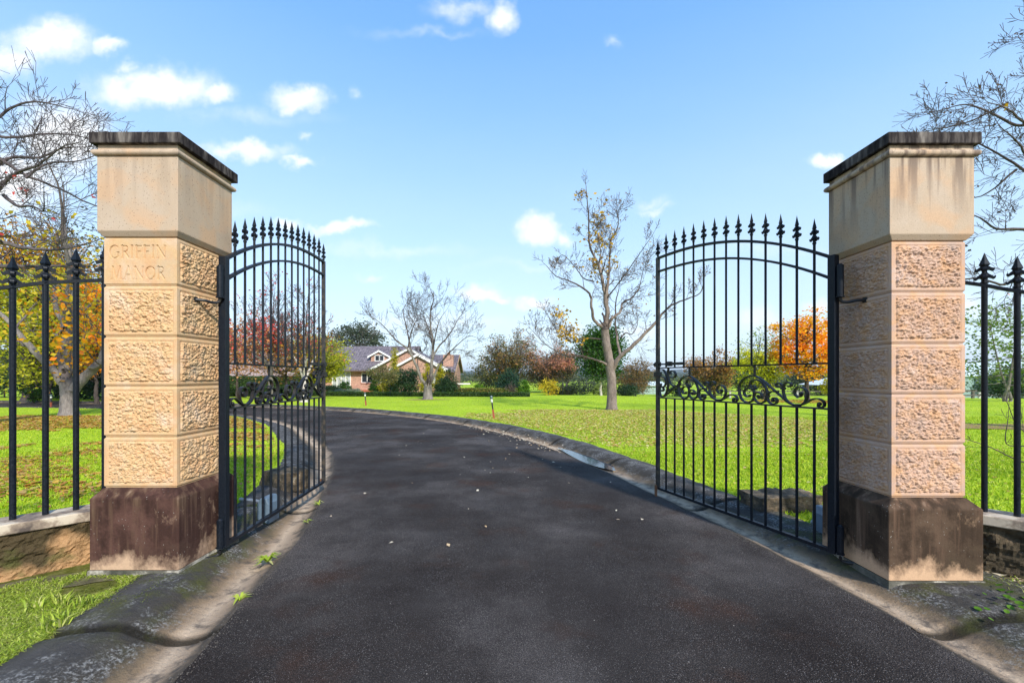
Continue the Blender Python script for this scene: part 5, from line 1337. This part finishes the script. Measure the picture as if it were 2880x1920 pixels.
# right wing with its gable end to the right
hpoly('wall', BRICK, [(-9.4, 50.9, gz0), (-9.4, 50.9, 2.3), (-9.4, 54.2, 4.05), (-9.4, 57.4, 2.3), (-9.4, 57.4, gz0)], (2.45, 0, 0))
hpoly('roof', TILE, [(-10.4, 50.3, 2.12), (-10.4, 54.2, 4.30), (-10.4, 58.0, 2.12), (-10.4, 58.0, 2.0), (-10.4, 54.2, 4.14), (-10.4, 50.3, 2.0)], (3.75, 0, 0))
for ya, yb in ((50.25, 54.2), (58.05, 54.2)):
    hpoly('barge_board', simple('brown_barge', (.45, .30, .18), .6), [(-6.65, ya, 1.95), (-6.65, ya, 2.2), (-6.65, yb, 4.36), (-6.65, yb, 4.1)], (.05, 0, 0))
ch = hbox('chimney', BRICK, -8.3, -7.1, 51.4, 52.1, 2.3, 4.15); hbox('chimney_pot', simple('terracotta', (.5, .2, .1), .8), -7.85, -7.5, 51.6, 51.9, 4.15, 4.42, hs_root)
for (x0, x1, n, gl) in ((-21.0, -18.95, 4, NET), (-17.55, -16.35, 2, GLASS)):
    window(x0, x1, .35 if gl is NET else .85, 2.0 if gl is NET else 1.85, 49.98, n, gl, gl is NET)
window(-15.35, -14.7, .9, 1.85, 48.33, 1); window(-13.9, -13.2, .9, 1.9, 48.33, 1); window(-9.0, -8.2, .4, 1.8, 46.93, 2, NET)
hbox('sill', REDS, -17.7, -16.2, 49.9, 50.0, .72, .78)
hbox('name_plaque', simple('plaque_black', (.02, .02, .02), .4), -15.75 - .6, -15.75 + .1, 49.93, 49.985, 1.28, 1.42)
hbox('porch_base', REDS, -18.9, -14.2, 48.4, 49.99, gz0, -.02)
for i in range(4): hbox('step', REDS, -16.9 + .25 * i, -14.6, 48.1 - .3 * i, 48.39 - .3 * i if i == 0 else 48.099 - .3 * (i - 1) - .001, gz0, -.1 - .11 * i)
hbox('porch_rail', WHITE, -4.9 - 1.9, -5.2, 53, 53.1, .55, .7)
# dormer
dm = hpoly('dormer', BRICK, [(-16.85, 51.0, 3.1), (-14.85, 51.0, 3.1), (-14.85, 51.0, 3.95), (-15.85, 51.0, 4.45), (-16.85, 51.0, 3.95)], (0, 2.4, 0))
hpoly('dormer_roof', TILE, [(-17.2, 50.8, 3.90), (-15.85, 50.8, 4.62), (-14.5, 50.8, 3.90), (-14.5, 50.8, 3.80), (-15.85, 50.8, 4.52), (-17.2, 50.8, 3.80)], (0, 3.0, 0), dm)
for xa in (-17.2, -14.5): hpoly('dormer_board', WHITE, [(xa, 50.74, 3.72), (xa, 50.74, 3.93), (-15.85, 50.74, 4.67), (-15.85, 50.74, 4.46)], (0, .05, 0), dm)
window(-16.32, -15.88, 3.42, 4.02, 50.99, 1, parent=dm); window(-15.78, -15.34, 3.42, 4.02, 50.99, 1, parent=dm)

# garage wing seen through the left gate
GXc, GYc = -27.5, 46.0; GZc = H(GXc, GYc)
HX, HY, HZ = GXc, GYc, GZc
house_root = hs_root
hs_root = empty('garage', (HX, HY, HZ), 'cream garage with brick piers and a faded shingle roof behind the left gate', 'garage')
hbox('wall', CREAM, -33.5, -21.9, 46.2, 51, GZc - .3, 1.62)
for x in (-33.4, -29.6, -25.9, -23.2): hbox('brick_pier', BRICK, x - .3, x + .3, 45.95, 46.199, GZc - .3, 1.62)
hbox('garage_door', simple('pale_door', (.80, .76, .66), .6, 0, .05), -29.1, -26.3, 46.10, 46.195, GZc - .1, 1.35)
hbox('garage_door', simple('pale_door'  , (.80, .76, .66)), -33.0, -30.0, 46.10, 46.195, GZc - .1, 1.35)
hpoly('roof', SHING, [(-34.2, 45.5, 1.55), (-34.2, 49, 4.35), (-34.2, 52.5, 1.55), (-34.2, 52.5, 1.42), (-34.2, 49, 4.2), (-34.2, 45.5, 1.42)], (13.0, 0, 0))
hs_root = None

# pale sheds, pavilion
def shed(name, x, y, w, d, hw, hr, rz, label, roofm, wallm, cat, open_=False):
    z = H(x, y); r = empty(name, (x, y, z), label, cat, None, rz); m = MB()
    if open_:
        for sx in (-1, 1):
            for sy in (-1, 1):
                m = MB(); m.box(sx * (w / 2 - .5) - .08, sx * (w / 2 - .5) + .08, sy * (d / 2 - .4) - .08, sy * (d / 2 - .4) + .08, -.2, hw); m.build('post', wallm, r)
    else:
        m.prism([(-w / 2 + .2, -.3), (w / 2 - .2, -.3), (w / 2 - .2, hw), (0, hr - .12), (-w / 2 + .2, hw)], -d / 2 + .2, d / 2 - .2); recalc(m.build('wall', wallm, r))
    m = MB()
    if open_:
        m.add([(-w / 2, -d / 2, hw), (w / 2, -d / 2, hw), (w / 2, d / 2, hw), (-w / 2, d / 2, hw), (-w * .12, 0, hr), (w * .12, 0, hr)], [(0, 1, 5, 4), (1, 2, 5), (2, 3, 4, 5), (3, 0, 4), (3, 2, 1, 0)])
    else:
        m.prism([(-w / 2, hw - .05), (0, hr), (w / 2, hw - .05), (w / 2, hw - .15), (0, hr - .1), (-w / 2, hw - .15)], -d / 2, d / 2)
    recalc(m.build('roof', roofm, r)); return r
PALEROOF = simple('pale_green_metal_roof', (.62, .70, .66), .45, 0, .06)
PALEWALL = simple('pale_green_wall', (.30, .40, .38), .7, 0, .1)
s = shed('shed', 18.6, 60, 4.4, 5, 1.3, 1.75, R(90), 'small pale shed at the end of the lawn behind the central tree', PALEROOF, PALEWALL, 'shed')
s = shed('shed', 62.5, 46, 9, 27, 2.5, 4.0, R(62), 'long pale metal shed behind the right fence', PALEROOF, PALEWALL, 'shed')
for i in range(6):
    m = MB(); m.box(4.302, 4.34, -11 + i * 4, -9.4 + i * 4, .3, 2.2); m.build('bay_door', simple('dark_bay', (.08, .11, .12), .5), s)
    m = MB(); m.box(-4.34, -4.302, -11 + i * 4, -9.4 + i * 4, .3, 2.2); m.build('bay_door', simple('dark_bay', (.08, .11, .12), .5), s)
shed('pavilion', 31.0, 40.5, 4.6, 4.6, 1.35, 2.15, 0, 'white roofed open pavilion seen past the orange maple', simple('white_roof', (.8, .82, .8), .5, 0, .05), simple('pavilion_post', (.5, .5, .45), .6), 'pavilion', True)

# timber rail fence across the paddock
def rail_fence(x0, y0, x1, y1, n, label, postc, railc, hh=.85):
    d = Vector((x1 - x0, y1 - y0, 0)); L = d.length; z = 0
    r = empty('rail_fence', (x0, y0, H(x0, y0)), label, 'fence', 'timber fences beyond the lawn', math.atan2(d.y, d.x)); z0 = H(x0, y0)
    zz = [H(x0 + (x1 - x0) * i / (n - 1), y0 + (y1 - y0) * i / (n - 1)) - z0 for i in range(n)]
    for i in range(n):
        m = MB(); x = L * i / (n - 1); m.box(x - .09, x + .09, -.07, .07, zz[i] - .2, zz[i] + hh); m.build('post', postc, r)
    for q in (.3, .72):
        m = MB()
        for i in range(n - 1):
            xa, xb = L * i / (n - 1), L * (i + 1) / (n - 1)
            m.add([(xa, -.09, zz[i] + q), (xb, -.09, zz[i + 1] + q), (xb, -.071, zz[i + 1] + q), (xa, -.071, zz[i] + q), (xa, -.09, zz[i] + q + .1), (xb, -.09, zz[i + 1] + q + .1), (xb, -.071, zz[i + 1] + q + .1), (xa, -.071, zz[i] + q + .1)],
                  [(0, 3, 2, 1), (4, 5, 6, 7), (0, 1, 5, 4), (1, 2, 6, 5), (2, 3, 7, 6), (3, 0, 4, 7)])
        m.build('rail', railc, r)
rail_fence(20, 46, 46, 42, 9, 'weathered timber rail fence beyond the orange maple', simple('pale_post', (.45, .44, .40), .8), simple('dark_rail', (.10, .085, .07), .8))
rail_fence(38, 38.5, 62, 37.5, 8, 'dark rail fence in front of the long shed', simple('dark_rail', (.1, .085, .07)), simple('dark_rail', (.1, .085, .07)))
# wire mesh fence behind the central tree
fr = empty('mesh_fence', (4, 44, H(4, 44)), 'dark green wire fence behind the central tree', 'fence', None)
for i in range(9):
    m = MB(); m.tube([(i * 2.2, 0, -.2), (i * 2.2, 0, 1.25)], .035, 6); m.build('post', simple('green_steel', (.02, .05, .045), .5), fr)
m = MB()
for q in (.1, .45, .8, 1.2): m.tube([(0, 0, q), (17.6, 0, q - .12)], .012, 4)
m.build('wire', simple('green_steel', (.02, .05, .045)), fr)
# lamp post
lp = empty('lamp_post', (19.2, 61, H(19.2, 61)), 'tall dark lamp post beside the small pale shed', 'lamp post')
m = MB(); m.tube([(0, 0, -.2), (0, 0, 3.3)], [.09, .06], 10); m.build('pole', simple('dark_steel', (.03, .035, .04), .5), lp)
m = MB(); m.box(-.55, .55, -.14, .14, 3.3, 3.46); bevel(m.build('lamp_head', simple('dark_steel', (.03, .035, .04)), lp), .03)

# low garden lights leaning beside the drive
def marker(x, y, h, lean, label):
    r = empty('garden_light', (x, y, H(x, y) - .02), label, 'garden light', 'low lights beside the drive'); r.rotation_euler = (0, lean, 0)
    m = MB(); m.box(-.032, .032, -.02, .02, 0, h * .42); m.build('stake', simple('rusty_stake', (.30, .07, .03), .8), r)
    m = MB(); m.lathe([(.024, h * .42), (.026, h * .7), (.020, h * .72)], sides=10); m.build('stem', simple('light_black', (.02, .022, .025), .4), r)
    m = MB(); m.lathe([(.022, h * .72), (.038, h * .75), (.034, h * .86), (.02, h * .87)], sides=12); m.build('collar', simple('worn_white', (.55, .56, .5), .6), r)
    m = MB(); m.lathe([(.02, h * .87), (.046, h * .89), (.05, h * .95), (.035, h), (.005, h * 1.01)], sides=12); m.build('lamp_head', simple('worn_head', (.05, .09, .09), .4), r)
    return r
marker(-.60, 14.35, .80, -.13, 'leaning garden light with rusty stake on the lawn beside the drive bend')
marker(-7.15, 20.9, .66, -.09, 'farther leaning garden light near the bend towards the house')
marker(-21.5, 19.9, .6, .0, 'dark garden light beside the forked tree on the left')

# ------------------------------------------------------------------ grass, leaves, weeds
def blades(name, pts, h, wd, mat, seed, lean=.6):
    rs = np.random.RandomState(seed); n = len(pts); a = rs.uniform(0, 2 * PI, n); hh = h * rs.uniform(.45, 1.4, n); l = lean * rs.uniform(.2, 1.3, n) * hh; b = rs.uniform(0, 2 * PI, n)
    w = wd * rs.uniform(.6, 1.3, n)
    dx, dy = np.cos(a) * w, np.sin(a) * w; lx, ly = np.cos(b) * l, np.sin(b) * l
    V = np.empty((n, 5, 3)); P = np.asarray(pts)
    V[:, 0] = P - np.stack([dx, dy, 0 * dx], 1); V[:, 1] = P + np.stack([dx, dy, 0 * dx], 1)
    mid = P + np.stack([lx * .35, ly * .35, hh * .6], 1)
    V[:, 2] = mid + np.stack([dx, dy, 0 * dx], 1) * .7; V[:, 3] = mid - np.stack([dx, dy, 0 * dx], 1) * .7; V[:, 4] = P + np.stack([lx, ly, hh * .95 - l * .25], 1)
    base = np.arange(n)[:, None] * 5
    F = np.vstack([base + [0, 1, 2], base + [0, 2, 3], base + [3, 2, 4]])
    o = npmesh(name, V.reshape(-1, 3), F, mat); return o
def scatter(n, x0, x1, y0, y1, seed, cond=None, bias=1.0):
    rs = np.random.RandomState(seed); x = rs.uniform(x0, x1, n * 2); t = rs.rand(n * 2) ** bias; y = y0 + (y1 - y0) * t
    ok = (np.abs(x) < y * 1.45 + 1.3) 
    if cond is not None: ok &= cond(x, y)
    x, y = x[ok][:n], y[ok][:n]; return np.stack([x, y, hgt(x, y) - .004], 1)
GRASS = leaf_mat('grass_blades', [(.20, .33, .008), (.32, .46, .012), (.42, .53, .018), (.50, .53, .05)], .3)
GRASS2 = leaf_mat('verge_grass_blades', [(.17, .25, .02), (.29, .40, .03), (.42, .50, .06), (.50, .48, .18)], .3)
def off_ok(lo): return lambda x, y: drive_sd(x, y) > lo
def lawn_mask(x, y):
    m = drive_sd(x, y) > .84
    m &= ~((np.abs(x + 2.712) < .36) & (np.abs(y - 3.39) < .36)) & ~((np.abs(x - 3.0) < .38) & (np.abs(y - 3.35) < .38))
    m &= ~((x > 1.5) & (y < 3.6))
    return m
# left verge in front of the wall
def verge(x, y):
    w = -3.04 + (y - 3.3)          # wing wall front line
    m = (y < 3.14) & (x < -2.53 - .08 * (y - 2)) & ((y - 3.30) < (x + 3.04)) 
    th = vnoise((x + 20) * 1.7, y * 1.7, 8, 3) 
    return m & ((th > .30) | (y < 2.45)) & (((y - 3.18) < (x + 3.04) * 1.0) | (th > .62))
p = scatter(60000, -4.6, -2.3, 1.2, 3.2, 1, verge); tag(blades('grass', p, .030, .0030, GRASS2, 1, 2.0), 'flattened bright grass on the verge before the left wall', 'grass', kind='stuff')
p = scatter(900, -4.6, -2.5, 1.4, 2.8, 2, verge)
rs = np.random.RandomState(4); c = p[rs.choice(len(p), 26)]; q = np.repeat(c, 26, 0) + rs.normal(0, .028, (26 * 26, 3)) * (1, 1, 0)
tag(blades('grass_tufts', q, .085, .0055, GRASS2, 3, 1.1), 'broad bladed grass tufts on the left verge', 'grass', kind='stuff')
p = np.vstack([scatter(82000, -11, 11, 3.3, 8, 5, lawn_mask, 1.0), scatter(110000, -18, 18, 6, 15, 6, lawn_mask, 1.15), scatter(60000, -26, 26, 13, 30, 16, lawn_mask, 1.2)])
tag(blades('lawn_grass', p, .045, .006, GRASS, 7, 1.0), 'short bright green lawn grass on both sides of the drive', 'grass', kind='stuff')
# weeds at the asphalt edge and clover by the right pillar
def weed(x, y, s, label, seed, n=16, z=None):
    r = empty('weed', (x, y, H(x, y) if z is None else z), label, 'weed', 'weeds along the kerbs'); rs = np.random.RandomState(seed); m = MB()
    for i in range(n):
        a = rs.uniform(0, 2 * PI); L = s * rs.uniform(.5, 1.1); ww = s * .07; hh = rs.uniform(.25, .8) * s
        c, sn = math.cos(a), math.sin(a); pts = [(0, 0, 0), (c * L * .45, sn * L * .45, hh * .7), (c * L, sn * L, hh * .45)]
        vs = []
        for k_, (px, py, pz) in enumerate(pts): w_ = ww * (1, 1.2, .1)[k_]; vs += [(px - sn * w_, py + c * w_, pz), (px + sn * w_, py - c * w_, pz)]
        m.add(vs, [(0, 1, 3, 2), (2, 3, 5, 4)])
    m.build('leaves', GRASS2, r)
weed(-1.98, 3.46, .13, 'bright green weed tuft at the asphalt edge near the carved pillar', 1, 22, .0)
weed(-1.84, 2.88, .10, 'thin weed tuft on the gutter edge nearest the camera', 2, 12, -.01)
weed(-2.27, 5.0, .09, 'small weed in the gutter joint below the left gate', 3, 12, .0)
weed(-2.12, 4.4, .07, 'tiny weed between asphalt and gutter halfway along the left gate', 4, 10, .0)
r = empty('clover', (3.38, 2.66, H(3.38, 2.66)), 'patch of round leaved clover right of the uncarved pillar', 'clover', None); m = MB(); rs = np.random.RandomState(3)
for i in range(90):
    x, y = rs.normal(0, .11, 2); x *= 1.6; z = rs.uniform(.03, .075); rr = rs.uniform(.010, .020); tx, ty = rs.uniform(-.4, .4, 2)
    m.add([(x, y, z)] + [(x + rr * math.cos(a), y + rr * math.sin(a), z + rr * (tx * math.cos(a) + ty * math.sin(a)) + .003) for a in np.linspace(0, 2 * PI, 9)[:-1]], [(0, 1 + j, 1 + (j + 1) % 8) for j in range(8)])
m.build('leaves', BRGREEN, r)
p = scatter(1500, 2.95, 5.0, 2.1, 3.3, 9, lambda x, y: (x > 3.05 + .5 * (3.0 - y)) & (y < 3.45 - .9 * np.abs(x - 3.7)) & (vnoise(x * 3 + 9, y * 3, 2, 2) > .5)); tag(blades('verge_grass', p, .05, .004, GRASS2, 10, 1.4), 'sparse grass and straw before the right wall', 'grass', kind='stuff')
p = scatter(14000, -3.4, -1.95, 2.6, 4.8, 19, lambda x, y: (drive_sd(x, y) > .38) & (drive_sd(x, y) < 1.1) & (vnoise(x * 6 + 9, y * 6, 2, 3) > .50 + .05 * (drive_sd(x, y) < .5)) & ~((np.abs(x + 2.712) < .34) & (y > 3.06) & (y < 3.72)))
p[:, 2] = np.interp(drive_sd(p[:, 0], p[:, 1]), [.37, .42, .47, .53, .6, .76, .83, .9], [.02, .05, .076, .092, .102, .095, .085, .075]) - .012; tag(blades('moss', p, .012, .003, leaf_mat('moss_leaves', [(.05, .08, .008), (.11, .14, .015), (.18, .2, .03)]), 11, 1.5), 'low moss on the kerb beside the carved pillar', 'moss', kind='stuff')

# fallen leaves
def litter(name, label, pts, size, mat, seed, lift=.012):
    rs = np.random.RandomState(seed); n = len(pts); P = np.asarray(pts) + np.stack([0 * rs.rand(n), 0 * rs.rand(n), lift + rs.uniform(0, .015, n)], 1)
    a = rs.uniform(0, 2 * PI, n); s = size * rs.uniform(.5, 1.3, n); A = np.stack([np.cos(a), np.sin(a), rs.uniform(-.35, .35, n)], 1) * s[:, None]
    B = np.stack([-np.sin(a), np.cos(a), rs.uniform(-.35, .35, n)], 1) * s[:, None] * .7; U = np.zeros((n, 3)); U[:, 2] = s * .25
    V = np.stack([P - A, P - A * .2 + B + U, P + A, P - A * .1 - B + U * .6], 1).reshape(-1, 3)
    tag(npmesh(name, V, np.arange(4 * n).reshape(n, 4), mat), label, 'leaves', kind='stuff')
LIT_Y = leaf_mat('yellow_litter', [(.38, .26, .04), (.55, .46, .08), (.62, .58, .16), (.48, .24, .06), (.60, .55, .25)], .2)
LIT_O = leaf_mat('orange_litter', [(.32, .13, .03), (.50, .22, .03), (.58, .36, .05), (.40, .20, .07), (.52, .42, .12)], .2)
LIT_P = leaf_mat('pale_litter', [(.35, .22, .12), (.6, .5, .36), (.7, .62, .45), (.5, .3, .12)], .1)
def ell(cx, cy, rx, ry, th=.4):
    return lambda x, y: (drive_sd(x, y) > .95) & (((x - cx) / rx) ** 2 + ((y - cy) / ry) ** 2 + 1.1 * (vnoise(x * .9 + 60, y * .9, 4, 3) - .5) < 1)
litter('fallen_leaves', 'yellow fallen leaves spread on the lawn around the central tree', scatter(24000, -3, 11, 8.5, 18.9, 21, ell(3.6, 13.2, 6.2, 5.0), .9), .036, LIT_Y, 21)
litter('fallen_leaves', 'orange brown leaf litter on the lawn behind the left fence', scatter(26000, -18, -5, 5, 15.5, 22, lambda x, y: (drive_sd(x, y) > .95) & ((vnoise(x * .5 + 60, y * .8, 6, 3) > .52) | (y > 11.6)), .9), .045, LIT_O, 22)
litter('fallen_leaves', 'scattered leaves on the grass behind the left gate', scatter(6000, -9, -3, 4.5, 14, 23, lambda x, y: (drive_sd(x, y) > .95), .8), .026, LIT_O, 23)
litter('fallen_leaves', 'sparse pale leaves on the grass behind the right gate', scatter(4200, 2, 10, 5, 14, 24, lambda x, y: (drive_sd(x, y) > .95), .8), .026, LIT_Y, 24)
litter('fallen_leaves', 'fallen leaves below the orange maple', scatter(1500, 13, 20, 22, 27, 25, ell(16.5, 24.3, 3, 1.6), 1), .06, LIT_O, 25)
litter('fallen_leaves', 'dry leaves and straw at the foot of the right wall', scatter(420, 2.95, 4.6, 2.7, 3.6, 26, lambda x, y: (x > 3.36 - .0 * y) & (y < 3.45 - .9 * np.abs(x - 3.7)), 1), .022, LIT_P, 26)
# leaves gathered in the gutter and a few on the asphalt
rs = np.random.RandomState(40); P = resample(outer, step=.05); i0 = int(np.argmin(np.abs(P[:, 1] - 8.6))); i1 = int(np.argmin(np.abs(P[:, 1] - 13.2)))
ii = rs.randint(min(i0, i1), max(i0, i1), 460); Pn = np.stack([P[ii, 0] + rs.normal(0.05, .16, 460) - .03, P[ii, 1] + rs.normal(0, .12, 460), np.full(460, .0)], 1)
sdd = drive_sd(Pn[:, 0], Pn[:, 1]); Pn[:, 2] = np.where(sdd > .28, .05, .0)
x = rs.uniform(-2.5, 2.2, 90); y = 3.6 + 10 * rs.rand(90); ok = drive_sd(x, y) < -.1
Pn = np.vstack([Pn, np.stack([x[ok], y[ok], np.full(ok.sum(), .02)], 1)])
litter('fallen_leaves', 'pale dry leaves lying in the gutter and on the drive', Pn, .022, LIT_P, 27, .004)
# gravelly crumbs along the seam
for line, sgn in ((inner, -1), (outer, 1)):
    P = resample(line, step=.01); sel = (P[:, 1] > 1.5) & (P[:, 1] < 8); P = P[sel]; T_ = np.gradient(P, axis=0); T_ /= np.linalg.norm(T_, axis=1)[:, None]; N_ = np.stack([T_[:, 1], -T_[:, 0]], 1) * sgn
    n = 1600; ii = rs.randint(0, len(P), n); of = rs.normal(-.01, .028, n)
    c = np.stack([P[ii, 0] + N_[ii, 0] * of, P[ii, 1] + N_[ii, 1] * of, np.full(n, .002)], 1); s_ = rs.uniform(.0012, .0036, n)[:, None]
    off_ = np.array([(-1, -1, 0), (1, -1, 0), (1, 1, 0), (-1, 1, 0), (0, 0, 1.4)]); V = (c[:, None, :] + off_[None] * s_[:, None]).reshape(-1, 3); b_ = np.arange(n)[:, None] * 5
    F = np.vstack([b_ + [0, 1, 4], b_ + [1, 2, 4], b_ + [2, 3, 4], b_ + [3, 0, 4]])
    tag(npmesh('gravel', V, F, simple('seam_gravel', (.10, .085, .07), .9, 0, .6, 300)), 'loose grit along the seam of asphalt and %s gutter' % ('left' if sgn < 0 else 'right'), 'gravel', kind='stuff')

# ------------------------------------------------------------------ thin air between the gate and the hills
m = MB(); m.box(-6300, 6300, -70, 9700, -14, 160)
hz = m.build('haze', None); tag(hz, kind='stuff')
hm = bpy.data.materials.new('haze_air'); hm.use_nodes = True; hn = hm.node_tree.nodes; hn.clear()
ho = hn.new('ShaderNodeOutputMaterial'); hv = hn.new('ShaderNodeVolumePrincipled')
hv.inputs['Color'].default_value = (.80, .88, 1.0, 1); hv.inputs['Density'].default_value = .00016; hv.inputs['Anisotropy'].default_value = .2
hm.node_tree.links.new(hv.outputs[0], ho.inputs['Volume']); hz.data.materials.append(hm)
